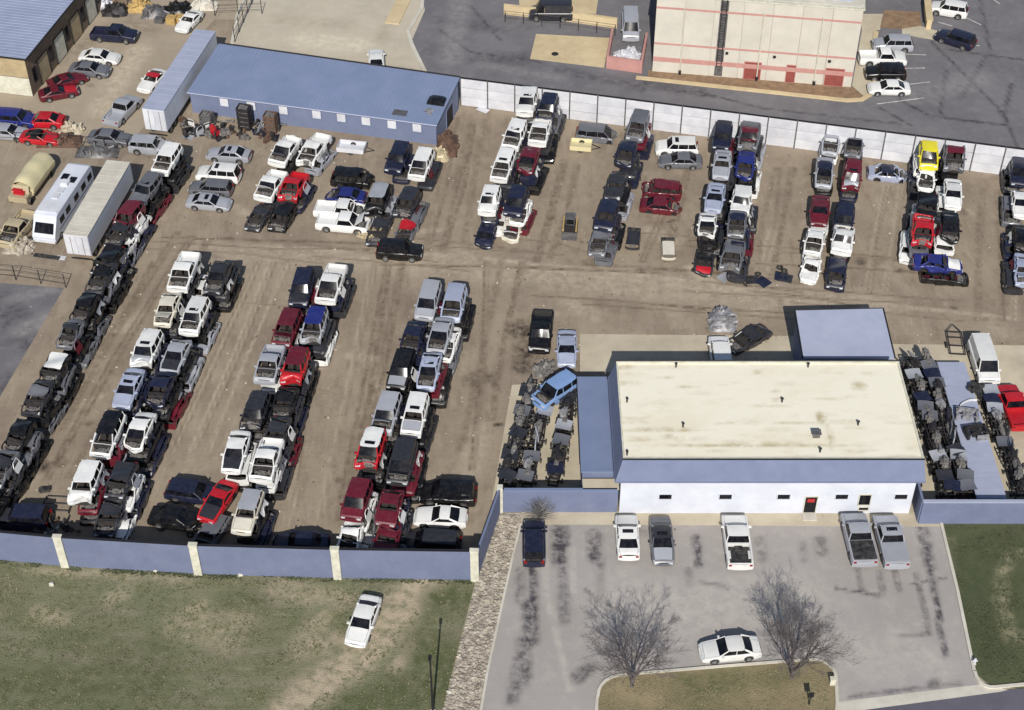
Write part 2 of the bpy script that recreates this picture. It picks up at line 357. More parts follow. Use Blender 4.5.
sheet('concrete_lot', PP(pxs(247, -60, 232, 44, 425, 74, 412, 40, 425, 10, 405, -60)), .004, 'conc_lot', .8,
      dict(dark=[([(300, 60), (420, 72)], 1.2, .5), ([(380, 40), (390, 20)], 1.2, .4), ([(280, 20), (350, 25)], 1.5, .3)], light=[([(300, 40), (360, 45)], 2.5, .6)]))
# grass below the yard, with the worn track
sheet('grass_field', PP(pxs(-80, 548, 62, 566, 197, 573, 337, 577, 476, 579, 440, 720, 435, 760, -80, 760)), .008, 'grass', .4,
      dict(bare=[([(425, 582), (412, 592), (398, 612), (380, 640), (345, 668), (300, 700), (270, 740)], 2.4, 1.), ([(412, 645), (396, 668)], .9, .9), ([(320, 620), (300, 650), (345, 640)], 1.6, .6), ([(230, 640), (180, 625), (240, 620)], 2., .5), ([(60, 620), (40, 612)], 1.2, .6), ([(110, 600), (122, 592)], 1.2, .6), ([(190, 612), (200, 605)], 1., .7), ([(30, 570), (190, 580)], .8, .5), ([(280, 590), (340, 600)], 1.6, .6)],
           green=[([(150, 680), (20, 690)], 4., .7), ([(60, 640), (150, 650)], 2., .5), ([(440, 600), (462, 600)], 2.2, 1.), ([(430, 650), (450, 680), (400, 700)], 3., 1.), ([(350, 705), (400, 690)], 2., .9), ([(260, 605), (230, 600)], 1.5, .6)]))
sheet('gravel_strip', PP(pxs(498, 513, 522, 513, 512, 560, 475, 740, 438, 740, 476, 579)), .012, 'stone')
# car park
st = []
for x, y0, y1, wd, a in [(533, 560, 620, .55, .95), (530, 605, 640, 1.0, .9), (524, 640, 680, .9, .7), (560, 530, 560, 1.1, .95), (563, 560, 620, .7, .55), (594, 535, 558, .9, .8), (600, 560, 600, .6, .5), (696, 538, 565, .55, .9), (688, 570, 585, .5, .4), (760, 540, 560, .7, .4), (820, 540, 552, .7, .7), (802, 545, 560, .5, .4), (922, 528, 565, .75, .8), (928, 560, 620, .4, .85), (938, 620, 655, .4, .8), (917, 575, 628, .4, .6), (895, 570, 590, .4, .6), (879, 570, 592, .4, .6), (857, 565, 590, .4, .4), (520, 570, 600, .6, .5), (640, 520, 530, 1., .4)]:
    st.append(([(x, y0), (x+(x-512)*.02*(y1-y0)/40, y1)], wd, a))
for l_ in [[(700, 582), (724, 586), (728, 590)], [(912, 584), (945, 578)], [(835, 588), (880, 596)], [(900, 636), (930, 634)], [(585, 590), (600, 600), (620, 612)]]: st.append((l_, .25, .9))
st += [([(577, 678), (590, 668)], .9, .7), ([(512, 700), (520, 660)], .8, .6), ([(932, 685), (936, 682)], .6, .9), ([(850, 697), (960, 683)], .3, .6)]
lt = [([(545, 560), (548, 600), (570, 690)], .4, .5), ([(570, 550), (574, 590)], .5, .6), ([(620, 600), (700, 610), (800, 600)], 4., .5), ([(880, 660), (800, 640)], 3., .4), ([(900, 640), (940, 670)], 2., .4)]
sheet('car_park', PP(pxs(520, 524, 941, 526, 957, 590, 975, 676, 985, 690, 838, 702, 830, 730, 474, 730, 500, 620)), .016, 'lot', .28, dict(dark=st, light=lt))
sheet('lawn', PP(pxs(943, 522, 1100, 524, 1100, 694, 1010, 688, 988, 684, 976, 674, 958, 590)), .020, 'lawn', .5,
      dict(bare=[([(1010, 560), (1000, 575), (1002, 600), (1010, 630), (1020, 640)], .8, .8), ([(1024, 552), (1008, 556)], .6, .7), ([(995, 600), (1004, 640)], .6, .6), ([(950, 540), (955, 570)], .5, .5)], green=[([(965, 560), (985, 650)], 2.5, .7)]))
sheet('street', PP(pxs(838, 712, 1000, 690, 1100, 684, 1100, 800, 800, 800)), .024, 'street')
sheet('pavement', PP(pxs(838, 702, 985, 684, 1008, 690, 1000, 692, 880, 708, 836, 714)), .028, 'concrete_pale')
sheet('pavement', PP(pxs(522, 511.5, 915, 512, 940, 522, 940, 527, 520, 524.5)), .022, 'concrete')
# kerbs
def kerb(name, pts, wd=.16, z=.14, m='concrete_pale', closed=False):
    q = [p.to_2d() for p in PP(pts)]; n = len(q); b = MB()
    L = []; Rr = []
    for k in range(n):
        a = q[k-1] if (k or closed) else q[k]; c = q[(k+1) % n] if (k < n-1 or closed) else q[k]
        d = (c-a).normalized(); nn = Vector((-d.y, d.x))*wd
        L.append(q[k]+nn); Rr.append(q[k]-nn)
    for k in range(n if closed else n-1):
        j = (k+1) % n
        b.prism([L[k], L[j], Rr[j], Rr[k]], .0, z)
    return struct(put(name, b, m))
def arc(cx, cy, rx, ry, a0, a1, n=6): return [(cx+rx*math.cos(R(a0+(a1-a0)*k/n)), cy-ry*math.sin(R(a0+(a1-a0)*k/n))) for k in range(n+1)]
isl = [(594, 760), (597, 700)] + arc(622, 696, 24, 20, 180, 100, 5) + [(640, 674), (700, 669), (800, 661)] + arc(812, 680, 24, 20, 95, 0, 6) + [(837, 704), (832, 760)]
sheet('planted_island', PP(isl), .10, 'island_grass', .4, dict(bare=[([(620, 690), (650, 700)], 1.4, .7), ([(800, 690), (820, 700)], 1.2, .7), ([(720, 700), (760, 690)], 1., .6)], green=[([(690, 690), (730, 684)], 2., .8), ([(760, 680), (790, 676)], 1.2, .6), ([(720, 706), (700, 712)], 1.2, .6)]))
kerb('kerb', isl, .12, .17)
kerb('kerb', [(521, 524), (513, 556), (500, 615), (487, 675), (478, 730)], .10, .15)
kerb('kerb', [(941, 524), (957, 590), (974, 672)] + arc(992, 668, 18, 20, 190, 280, 5) + [(1024, 685), (1090, 682)], .13, .16)
# gravel as real stones
b = MB(); rg = random.Random(5)
gp = PP(pxs(500, 516, 519, 516, 510, 562, 476, 715, 442, 715, 478, 580))
def inside(p, poly):
    c = False
    for k in range(len(poly)):
        a, d = poly[k-1], poly[k]
        if (a[1] > p[1]) != (d[1] > p[1]) and p[0] < (d[0]-a[0])*(p[1]-a[1])/(d[1]-a[1])+a[0]: c = not c
    return c
def stone(b, x, y, z, r, g):
    i = len(b.v); n = 5
    for h, s in ((0, 1.), (.6, .8)):
        for k in range(n):
            t = 2*math.pi*k/n+g.random(); b.v.append((x+r*s*math.cos(t)*g.uniform(.7, 1.2), y+r*s*math.sin(t)*g.uniform(.7, 1.2), z+h*r))
    b.v.append((x, y, z+r*.85))
    b.f += [(i+k, i+(k+1) % n, i+n+(k+1) % n, i+n+k) for k in range(n)]+[(i+n+k, i+n+(k+1) % n, i+2*n) for k in range(n)]
n = 0
while n < 3800:
    x, y = rg.uniform(-8, 2), rg.uniform(-44, -20)
    if inside((x, y), gp): stone(b, x, y, .012, rg.choice((.05, .07, .09, .13, .18)), rg); n += 1
o = put('gravel', b.mesh('gravel', smooth=0), 'stone'); o['kind'] = 'stuff'; o['label'] = 'pale loose gravel strip along the car park kerb'; o['category'] = 'gravel'
# ---------------------------------------------------------------- vehicles
KIND = dict(
 sedan=dict(L=4.8, W=1.82, H=1.43, r=.33, wf=1.42, wr=-1.38, hx=2.2, hz=.74, cx=1.02, cz=.95, wt=.32, rr=-.98, gx=-1.68, gz=1.0, tz=.97, panes=2, tap=.10),
 coupe=dict(L=4.55, W=1.80, H=1.30, r=.33, wf=1.38, wr=-1.25, hx=2.1, hz=.70, cx=.72, cz=.90, wt=.02, rr=-.80, gx=-1.60, gz=.95, tz=.92, panes=1, tap=.13),
 wagon=dict(L=4.75, W=1.80, H=1.50, r=.33, wf=1.40, wr=-1.35, hx=2.17, hz=.76, cx=1.05, cz=.97, wt=.38, rr=-1.98, gx=-2.25, gz=1.02, tz=1.0, panes=3, tap=.09),
 suv=dict(L=4.75, W=1.90, H=1.76, r=.37, wf=1.42, wr=-1.38, hx=2.18, hz=.95, cx=1.12, cz=1.10, wt=.55, rr=-1.98, gx=-2.2, gz=1.14, tz=1.1, panes=3, tap=.06),
 minivan=dict(L=4.95, W=1.95, H=1.74, r=.35, wf=1.55, wr=-1.45, hx=2.3, hz=.82, cx=1.50, cz=1.04, wt=.72, rr=-2.1, gx=-2.33, gz=1.08, tz=1.05, panes=3, tap=.08),
 pickup=dict(L=5.6, W=2.04, H=1.78, r=.38, wf=1.75, wr=-1.62, hx=2.6, hz=.98, cx=1.42, cz=1.12, wt=.86, rr=-.30, gx=-.52, gz=1.14, tz=1.08, panes=1, tap=.04, bed=1),
 van=dict(L=5.5, W=2.0, H=2.12, r=.37, wf=1.85, wr=-1.55, hx=2.62, hz=.98, cx=1.95, cz=1.15, wt=1.35, rr=-2.55, gx=-2.66, gz=1.2, tz=1.1, panes=1, tap=.04),
)
CATS = dict(sedan='car', coupe='car', wagon='station wagon', suv='suv', minivan='minivan', pickup='pickup truck', van='van')
def lerp_pts(x, pts):
    if x >= pts[0][0]: return pts[0][1]
    for (a, za), (b_, zb) in zip(pts, pts[1:]):
        if x >= b_: return za+(zb-za)*(a-x)/(a-b_)
    return pts[-1][1]
CACHE = {}
def car_meshes(kind, dmg):
    key = (kind, dmg)
    if key in CACHE: return CACHE[key]
    k = KIND[kind]; L2 = k['L']/2; HW = k['W']/2; bed = k.get('bed')
    hw = lambda x: HW*(1-k['tap']*(abs(x)/L2)**5)
    deckp = [(L2, k['hz']-.16), (L2-.10, k['hz']-.04), (k['hx'], k['hz']), (k['cx'], k['cz']), (k['gx'], k['gz']), (-L2+.06, k['tz']), (-L2, k['tz']-.10)]
    deck = lambda x: lerp_pts(x, deckp)
    def sill(x):
        z = .22+.10*max(0, abs(x)/L2-.85)/.15
        for wx in (k['wf'], k['wr']):
            ra = k['r']+.07; d = abs(x-wx)
            if d < ra: z = max(z, k['r']*.98+math.sqrt(ra*ra-d*d)*.98)
        return min(z, deck(x)-.12)
    sd = abs(hash(kind)) % 7 if False else sum(map(ord, kind))+dmg*17
    # ---- how the sheet metal is bent: 0 straight, 1 dented, 2 front smashed, 3 rear smashed, 4 roof flattened, 5 roof flattened and bent
    def deform(p):
        q = p.copy()
        if dmg == 0: return q
        amp = (0, .05, .07, .07, .08, .12)[dmg]
        nv = mnoise.noise_vector(p*1.1+Vector((sd, sd*.3, 0)))*amp + mnoise.noise_vector(p*3.1+Vector((0, sd, 5)))*amp*.5
        q += nv
        if dmg == 2 and p.x > k['cx']-.2:
            t = (p.x-k['cx']+.2)/(L2-k['cx']); q.x -= .42*t*t*(1+.5*math.sin(p.y*3+sd)); q.z += .10*math.sin(t*4+p.y)*t
        if dmg == 3 and p.x < k['gx']+.3:
            t = (k['gx']+.3-p.x)/(L2+k['gx']+.3); q.x += .40*t*t*(1+.5*math.sin(p.y*3+sd)); q.z += .08*math.sin(t*4)*t
        if dmg >= 4:
            zb = k['cz']; top = 1.34
            if p.z > zb-.05:
                f = max(.12, (top-zb)/(k['H']-zb)); q.z = zb-.05+(q.z-zb+.05)*f+ (0 if dmg == 4 else .10*math.sin(p.x*2.2+p.y*1.7+sd))
        return q
    out = {}
    # ---- body shell
    b = MB(); xs = sorted(set([round(-L2+k['L']*i/20, 3) for i in range(21)]+[round(wx+s*(k['r']+.07)*t, 3) for wx in (k['wf'], k['wr']) for s in (-1, 1) for t in (.35, .72, .95, 1.0)]+[k['cx'], k['gx'], k['hx']]))
    def prof(x):
        h, s, d = hw(x), sill(x), deck(x)
        return [(h*.93, s), (h*.995, s+(d-s)*.30), (h, s+(d-s)*.62), (h*.975, d-.05), (h*.94, d), (h*.94-.12, d+.012)]
    for sg in (1, -1):
        prs = [[(x, sg*y, z) for y, z in prof(x)] for x in xs]
        for p, q in zip(prs, prs[1:]):
            for j in range(5): b.quad(p[j], q[j], q[j+1], p[j+1])
    for x in (xs[0], xs[-1]):       # nose and tail
        pr = prof(x); bulge = .07 if x > 0 else -.05
        for j in range(5):
            (y0, z0), (y1, z1) = pr[j], pr[j+1]
            for t in range(4):
                f0, f1 = -1+t*.5, -.5+t*.5
                g = lambda f: bulge*(1-f*f)
                b.quad((x+g(f0), y0*f0, z0), (x+g(f1), y0*f1, z0), (x+g(f1), y1*f1, z1), (x+g(f0), y1*f0, z1))
    hin = lambda x: hw(x)*.94-.12
    def strip(x0, x1, dz=0.):
        b.grid(lambda u, v: (x0+(x1-x0)*u, hin(x0+(x1-x0)*u)*(2*v-1), deck(x0+(x1-x0)*u)+.012+.03*(1-(2*v-1)**2)+dz), 2, 4)
    strip(L2, k['hx']); strip(k['cx'], k['cx']-.10)
    # greenhouse posts
    yb = lambda x: hw(x)*.94-.06; yt = HW*.76
    zr = k['H']-.045
    B = [] ; n = k['panes']
    xb0, xb1 = k['cx']-.03, k['gx']+.02
    xt0, xt1 = k['wt'], k['rr']
    post = []
    cuts = {1: [0, 1], 2: [0, .50, 1], 3: [0, .36, .70, 1]}[n]
    for c in cuts:
        xm = xb0+(xb1-xb0)*c
        if 0 < c < 1: xtt = min(max(xm-.03, xt1+.1), xt0-.1); xbb = xm
        else: xbb, xtt = (xb0, xt0) if c == 0 else (xb1, xt1)
        post.append((xbb, xtt))
        for sg in (1, -1):
            wdt = .05 if c in (0, 1) else .035
            if c == 1 and n < 3 and not bed and kind != 'van': wdt = .10
            a0 = Vector((xbb, sg*yb(xbb), deck(xbb)-.02)); a1 = Vector((xtt, sg*yt, zr))
            b.tube([a0, a1], wdt, 4)
    if kind == 'van':               # blank panel sides
        for sg in (1, -1):
            xs_ = [k['cx']-1.15, k['gx']]
            b.quad((xs_[0], sg*(yb(xs_[0])+.02), deck(xs_[0])-.02), (xs_[1], sg*(yb(xs_[1])+.02), deck(xs_[1])-.02), (xt1, sg*(yt+.02), zr), (xs_[0], sg*(yt+.02), zr))
        b.quad((k['gx']-.02, yb(k['gx']), 1.1), (k['gx']-.02, -yb(k['gx']), 1.1), (xt1-.02, -yt, zr), (xt1-.02, yt, zr))
    if bed:                          # open cargo bed behind the cab
        x0, x1 = k['gx']-.12, -L2+.08; yi = HW-.16
        b.quad((x0, -yi, .72), (x1, -yi, .72), (x1, yi, .72), (x0, yi, .72))
        for sg in (1, -1): b.quad((x0, sg*yi, .72), (x1, sg*yi, .72), (x1, sg*yi, k['tz']+.02), (x0, sg*yi, k['gz']+.01))
        for sg in (1, -1): b.box(k['wr']-.38, k['wr']+.38, sg*yi-(.2 if sg > 0 else 0), sg*yi+(.2 if sg < 0 else 0), .72, .92)
        b.quad((x0, -yi, .72), (x0, yi, .72), (x0, yi, k['gz']+.01), (x0, -yi, k['gz']+.01))
        b.box(x1-.05, x1+.01, -yi, yi, .6, k['tz']+.01)
        b.box(k['gx']-.10, k['gx']-.03, -yb(k['gx']), yb(k['gx']), .6, k['gz']+.01)
    out['body'] = b.mesh('body', deform, 38)
    # ---- roof
    def roofp(u, v):
        x = xt0+.03+(xt1-.03-xt0-.03)*u; s = 2*v-1
        e = 1-.05*(abs(2*u-1)**6)
        return Vector((x-.02*(1-s*s)*(1 if u > .5 else -1)*abs(2*u-1), s*(yt+.03)*e, k['H']-.055*abs(s)**3-.03*abs(2*u-1)**3))
    b = MB().grid(roofp, 6, 6)
    b.grid(lambda u, v: roofp(u, v)-Vector((0, 0, .05)), 6, 6)
    for v in (0, 1): b.grid(lambda u, q: roofp(u, v)-Vector((0, 0, .05*q)), 6, 1)
    for u in (0, 1): b.grid(lambda v, q: roofp(u, v)-Vector((0, 0, .05*q)), 6, 1)
    out['roof'] = b.mesh('roof', deform, 45)
    # ---- hood and boot lid
    g = .02
    def panel(x0, x1, crown, nx=4):
        fn = lambda u, v: (x0+(x1-x0)*u, (hin(x0+(x1-x0)*u)-g)*(2*v-1), deck(x0+(x1-x0)*u)+.022+crown*(1-(2*v-1)**2))
        q = MB().grid(fn, nx, 6); q.grid(lambda u, v: tuple(Vector(fn(u, v))-Vector((0, 0, .03))), nx, 6)
        for v in (0, 1): q.grid(lambda u, t: tuple(Vector(fn(u, v))-Vector((0, 0, .03*t))), nx, 1)
        for u in (0, 1): q.grid(lambda v, t: tuple(Vector(fn(u, v))-Vector((0, 0, .03*t))), 6, 1)
        return q
    out['hood'] = panel(k['hx']-g, k['cx']+g, .05).mesh('hood', deform, 40)
    if not bed and k['gx'] > -L2+.35: out['trunk_lid'] = panel(k['gx']-g, -L2+.03, .03).mesh('trunk_lid', deform, 40)
    # ---- glass
    sub = lambda a, b_, c, d: (lambda u, v: tuple((Vector(a)*(1-v)+Vector(b_)*v)*(1-u)+(Vector(d)*(1-v)+Vector(c)*v)*u))
    def bowed(a, b_, c, d, bow):
        f = sub(a, b_, c, d)
        return lambda u, v: tuple(Vector(f(u, v))+Vector((bow*(1-(2*v-1)**2), 0, abs(bow)*.4*(1-(2*v-1)**2))))
    x0, x1 = xb0+.02, xt0+.03
    out['windshield'] = MB().grid(bowed((x0, -yb(x0)+.05, deck(x0)+.02), (x0, yb(x0)-.05, deck(x0)+.02), (x1, yt-.04, zr), (x1, -yt+.04, zr), .06), 2, 6).mesh('windshield', deform)
    if kind != 'van':
        x0, x1 = xb1-.02, xt1-.03
        out['rear_window'] = MB().grid(bowed((x0, -yb(x0)+.06, deck(x0)+.03), (x0, yb(x0)-.06, deck(x0)+.03), (x1, yt-.05, zr), (x1, -yt+.05, zr), -.05), 2, 6).mesh('rear_window', deform)
    sw = []
    for (a, at), (c, ct) in zip(post, post[1:]):
        if kind == 'van': c = ct = k['cx']-1.15
        for sg in (1, -1):
            q = MB().quad((a-.05, sg*(yb(a)+.005), deck(a)+.01), (c+.05, sg*(yb(c)+.005), deck(c)+.01), (ct+.04, sg*(yt+.005), zr-.03), (at-.05, sg*(yt+.005), zr-.03))
            sw.append(q.mesh('side_window', deform))
    out['side_window'] = sw
    # ---- cabin, engine
    b = MB(); xr = k['gx'] if not bed else k['gx']+.05
    b.box(-L2+.12, L2-.14, -HW*.84, HW*.84, .20, .28)
    b.box(k['cx']-.06, k['cx']+.02, -HW*.82, HW*.82, .25, k['cz']-.06); b.box(xr-.05, xr+.03, -HW*.82, HW*.82, .25, k['gz']-.06)
    b.box(k['cx']-.42, k['cx']-.06, -HW*.8, HW*.8, .62, k['cz']-.02)
    for sx in ([k['cx']-1.25, k['cx']-2.15] if not bed and kind != 'coupe' else [k['cx']-1.2]):
        if sx < xr+.25: continue
        for yy in (-.38, .38):
            b.box(sx, sx+.5, yy-.26, yy+.26, .30, .56); b.box(sx-.14, sx+.02, yy-.25, yy+.25, .40, 1.08)
    out['interior'] = b.mesh('interior', deform)
    b = MB(); ex = (k['hx']+k['cx'])/2
    b.box(ex-.28, ex+.30, -.26, .26, .40, k['hz']-.08); b.box(ex-.2, ex+.2, -.34, .30, .48, k['hz']-.02)
    for t in range(4): b.tube([(ex-.18+.12*t, .26, k['hz']-.10), (ex-.18+.12*t, .44, k['hz']-.22)], .035, 5)
    b.box(ex-.35, ex-.08, .46, .66, .45, k['hz']-.06); b.box(k['hx']-.16, k['hx']-.10, -.5, .5, .35, k['hz']-.07)
    b.lathe([(0, 0), (.15, 0), (.15, .12), (0, .12)], 8, 'z', (ex+.05, -.52, k['hz']-.16))
    out['engine'] = b.mesh('engine', deform)
    # ---- lamps, bumpers, mirrors
    def lamp(x, y, z, sx, sy, sz): return MB().box(x-sx, x+sx, y-sy, y+sy, z-sz, z+sz)
    hzl = k['hz']-.20
    out['headlight'] = [lamp(L2-.03, s*(hw(L2)*.94-.22), hzl, .075, .17, .07).mesh('headlight', deform) for s in (1, -1)]
    out['taillight'] = [lamp(-L2+.02, s*(hw(L2)*.94-.14), k['tz']-.22, .06, .11, .10 if k['panes'] < 3 else .16).mesh('taillight', deform) for s in (1, -1)]
    fb = MB()
    fb.grid(lambda u, v: (L2+.10-.16*abs(2*v-1)**3, hw(L2)*(2*v-1)*.99, .30+.22*u), 1, 8)
    fb.grid(lambda u, v: (L2+.10-.16*abs(2*v-1)**3-.14*u, hw(L2)*(2*v-1)*.99, .52), 1, 8)
    out['front_bumper'] = fb.mesh('front_bumper', deform)
    fb = MB()
    fb.grid(lambda u, v: (-L2-.09+.14*abs(2*v-1)**3, hw(L2)*(2*v-1)*.99, .34+.24*u), 1, 8)
    fb.grid(lambda u, v: (-L2-.09+.14*abs(2*v-1)**3+.13*u, hw(L2)*(2*v-1)*.99, .58), 1, 8)
    out['rear_bumper'] = fb.mesh('rear_bumper', deform)
    out['mirror'] = [MB().box(k['cx']-.32, k['cx']-.16, *(sorted((s*(yb(k['cx'])+.02), s*(yb(k['cx'])+.26)))), k['cz']-.01, k['cz']+.13).mesh('mirror', deform) for s in (1, -1)]
    out['sunroof'] = MB().grid(lambda u, v: tuple(Vector((xt0-.28-.42*u, (2*v-1)*.42, k['H']+.004-.01*abs(2*v-1)**2))), 1, 2).mesh('sunroof', deform)
    r = k['r']
    out['wheel'] = MB().lathe([(r*.62, -.10), (r*.9, -.11), (r, -.07), (r, .07), (r*.9, .11), (r*.62, .10)], 16).mesh('wheel')
    out['rim'] = MB().lathe([(0, .05), (r*.2, .07), (r*.3, .055), (r*.5, .07), (r*.62, .09), (r*.63, -.09), (r*.3, -.06), (0, -.06)], 12).mesh('rim')
    CACHE[key] = out; return out
def make_car(kind, colour, loc, yaw, flags='', dmg=0, wheels=True, label='', name=None, group=None, sx=1., roofc=None, hoodc=None, tilt=(0, 0)):
    """flags: h no hood, w no glass in front, g no glass at all, s sunroof, t no boot lid, x no engine, m hulk with few parts"""
    M = car_meshes(kind, dmg); k = KIND[kind]; pm = 'paint_'+colour
    root = empty(name or kind, loc, yaw); vr = random.Random(len(LABELS)*7+3); root.scale = (sx*vr.uniform(.97, 1.0), vr.uniform(1.04, 1.11), vr.uniform(.95, 1.06) if 'm' not in flags else 1.)
    root.rotation_euler = (tilt[0], tilt[1], yaw)
    put('body', M['body'], pm, root)
    if name and name.startswith('salvage') and hoodc is None and vr.random() < .22: hoodc = vr.choice(('grey', 'charcoal', 'silver', 'white', 'ivory'))
    if kind == 'pickup' and ('b' in flags or 'c' in flags or 'k' in flags):
        x0_, x1_ = k['gx']-.14, -k['L']/2+.10; yi = k['W']/2-.17
        if 'b' in flags: put('bed_liner', MB().box(x1_+.04, x0_-.02, -yi+.02, yi-.02, .70, .76).box(x0_-.5, x0_-.1, -.3, .3, .76, .95), 'plastic', root)
        else: put('bed_cover', MB().box(x1_-.02, x0_+.02, -yi-.03, yi+.03, k['tz']+.03, k['tz']+.10), 'plastic' if 'c' in flags else pm, root)
    put('roof', M['roof'], 'paint_'+(roofc or colour), root)
    if 'h' not in flags:
        hd = put('hood', M['hood'], 'paint_'+(hoodc or colour), root)
        if name and name.startswith('salvage') and vr.random() < .2:      # propped open
            an = -vr.uniform(.5, .95); pv = Vector((k['cx'], 0, k['cz'])); hd.rotation_euler = (0, an, 0); hd.location = pv-Matrix.Rotation(an, 3, 'Y') @ pv
            put('engine', M['engine'], 'engine', root)
    elif 'x' not in flags: put('engine', M['engine'], 'engine', root)
    if 'trunk_lid' in M and 't' not in flags: put('trunk_lid', M['trunk_lid'], pm, root)
    put('interior', M['interior'], 'interior', root)
    if name and name.startswith('salvage') and 'g' not in flags and vr.random() < .3: flags += 'w'
    if 'g' not in flags:
        if 'w' not in flags: put('windshield', M['windshield'], 'glass', root)
        if 'rear_window' in M: put('rear_window', M['rear_window'], 'glass', root)
        for q in M['side_window']: put('side_window', q, 'glass', root)
    if 's' in flags: put('sunroof', M['sunroof'], 'glass', root)
    if 'm' not in flags:
        for q in M['headlight']: put('headlight', q, 'lamp_clear', root)
        for q in M['taillight']: put('taillight', q, 'lamp_red', root)
        put('front_bumper', M['front_bumper'], pm, root); put('rear_bumper', M['rear_bumper'], pm, root)
        for q in M['mirror']: put('mirror', q, pm, root)
    if wheels:
        for wx in (k['wf'], k['wr']):
            for s in (1, -1):
                wl = put('wheel', M['wheel'], 'tyre', root, (wx, s*(k['W']/2-.13), k['r'])); put('rim', M['rim'], 'rim', wl)
    return tag(root, label, CATS[kind], group)
NOWHEEL = -.20
HULK = 1.14                     # height of one flattened car in a stack
ORD = ['first', 'second', 'third', 'fourth', 'fifth', 'sixth', 'seventh', 'eighth', 'ninth', 'tenth', 'eleventh', 'twelfth']
CW = dict(pale_blue='pale blue', sky_blue='sky blue')
def cw(c): return CW.get(c, c)
def desc(col, kind, fl, dmg):
    pre = 'hoodless ' if 'h' in fl else ('crumpled ' if dmg in (2, 3, 5) else '')
    return f"{pre}{cw(col)} {kind}{' with sunroof' if 's' in fl and not pre else ''}"
rc = random.Random(21)
HC = ['white', 'silver', 'grey', 'charcoal', 'black', 'black', 'black', 'navy', 'navy', 'black', 'maroon', 'charcoal', 'charcoal', 'white']  # mostly dark paint, adding to the black shadow edges along the rows
LM = {}
def fender_mesh():
    if 'f' not in LM:
        b = MB(); f = lambda u, v, d: (-.75+1.5*u, .05*math.sin(v*3.1)-d, max(.62*v, math.sqrt(max(0, .16-(1.5*u-.75)**2))*1.0))
        b.grid(lambda u, v: f(u, v, 0), 12, 4); b.grid(lambda u, v: f(u, v, .03), 12, 4); LM['f'] = b.mesh('loose_fender')
    return LM['f']
def door_mesh():
    if 'd' not in LM:
        b = MB(); b.grid(lambda u, v: (-.55+1.1*u, .06*math.sin(v*3.1), .6*v), 4, 4); b.grid(lambda u, v: (-.55+1.1*u, -.05, .6*v), 4, 4)
        b.tube([(-.53, 0, .6), (-.25, -.05, 1.0), (.48, -.05, 1.0), (.53, 0, .6)], .04, 4); LM['d'] = b.mesh('loose_door')
    return LM['d']
def row(rname, angle, levels, cols, start, group, lean=1, pal=None):
    """cols: list of (side name, [(px, py, kind, colour, flags, dmg, roof colour, hood colour)...]) from the far end to the near end; pixels mark roof centres"""
    for side, cars in cols:
        pos = []
        for c in cars:
            c = list(c)+[None]*(9-len(c)); lev = c[8] if c[8] is not None else levels-1
            kind = c[2]; zr = lev*HULK+NOWHEEL+KIND[kind]['H']
            p = P(c[0], c[1], zr); k = KIND[kind]; off = (k['wt']+k['rr'])/2     # roof centre in the car's own frame
            a = R(angle)+math.pi+rc.gauss(0, .025)
            q = p-Vector((math.cos(a)*off, math.sin(a)*off, 0)); pos.append((q, a, lev, c))
        for i, (q, a, lev, c) in enumerate(pos):
            kind, col, fl, dmg = c[2], c[3], c[4] or '', c[5] if c[5] is not None else 1
            if dmg in (0, 1): dmg = rc.choice((1, 1, 1, 3, 0)) if dmg else rc.choice((0, 0, 1))
            gaps = [(pos[j][0].to_2d()-q.to_2d()).length for j in (i-1, i+1) if 0 <= j < len(pos)]
            L = KIND[kind]['L']; sx = max(.84, min(1., (min(gaps) if gaps else L)/L*.985))
            where = f'{ORD[i]} from {start}' + (f', {side}' if side else '')
            lab = f'{desc(col, kind, fl, dmg)} atop {rname}, {where}'
            make_car(kind, col, (q.x, q.y, lev*HULK+NOWHEEL), a, fl, dmg, False, lab, 'salvage_'+kind, group, sx, c[6], c[7], (rc.gauss(0, .02), rc.gauss(0, .025)))
            for lv in range(lev):
                hk = rc.choice(['sedan', 'sedan', 'wagon', 'suv', 'coupe', 'minivan']); hc = rc.choice(pal or HC)
                hq = q+Vector((math.cos(a)*rc.gauss(0, .15), math.sin(a)*rc.gauss(0, .15), 0))+Vector((math.sin(R(angle)), -math.cos(R(angle)), 0))*(rc.gauss(0, .08)+lean*(.80 if lv == 0 else .42))
                lay = {(0, 1): 'lower', (0, 2): 'bottom', (1, 2): 'middle'}[(lv, lev)]
                lab = f'flattened {cw(hc)} {hk}, {lay} layer of {rname}, {where}'
                make_car(hk, hc, (hq.x, hq.y, lv*HULK+NOWHEEL), a+rc.choice((0, math.pi))+rc.gauss(0, .03), 'gm'+rc.choice(('h', 'h', '')), rc.choice((4, 5)), False, lab, 'flattened_'+hk, group+', lower layers', max(.84, min(1., sx*L/KIND[hk]['L'])))
            if lev and lean and rc.random() < .75:      # loose panels leaning on the ledge of the layer below
                rt = Vector((math.sin(R(angle)), -math.cos(R(angle)), 0)); pc = rc.choice(('white', 'white', 'white', 'silver', 'grey', 'navy', 'maroon')); fk = rc.choice(('fender', 'fender', 'door'))
                fp = q+rt*lean*(KIND[kind]['W']/2+.46)+Vector((math.cos(a), math.sin(a), 0))*rc.uniform(-1.4, 1.4)
                me_ = fender_mesh() if fk == 'fender' else door_mesh()
                o = put('loose_fender' if fk == 'fender' else 'loose_bodywork', me_, 'paint_'+pc, None, (fp.x, fp.y, lev*HULK-rc.choice((0, .25, 1.1 if lev == 2 else .1)))); o.rotation_euler = (-.45*lean, rc.gauss(0, .12), R(angle))
                tag(o, f'loose {pc} {fk} leaning on {rname}, {where}', fk, 'loose panels leaning on '+rname)
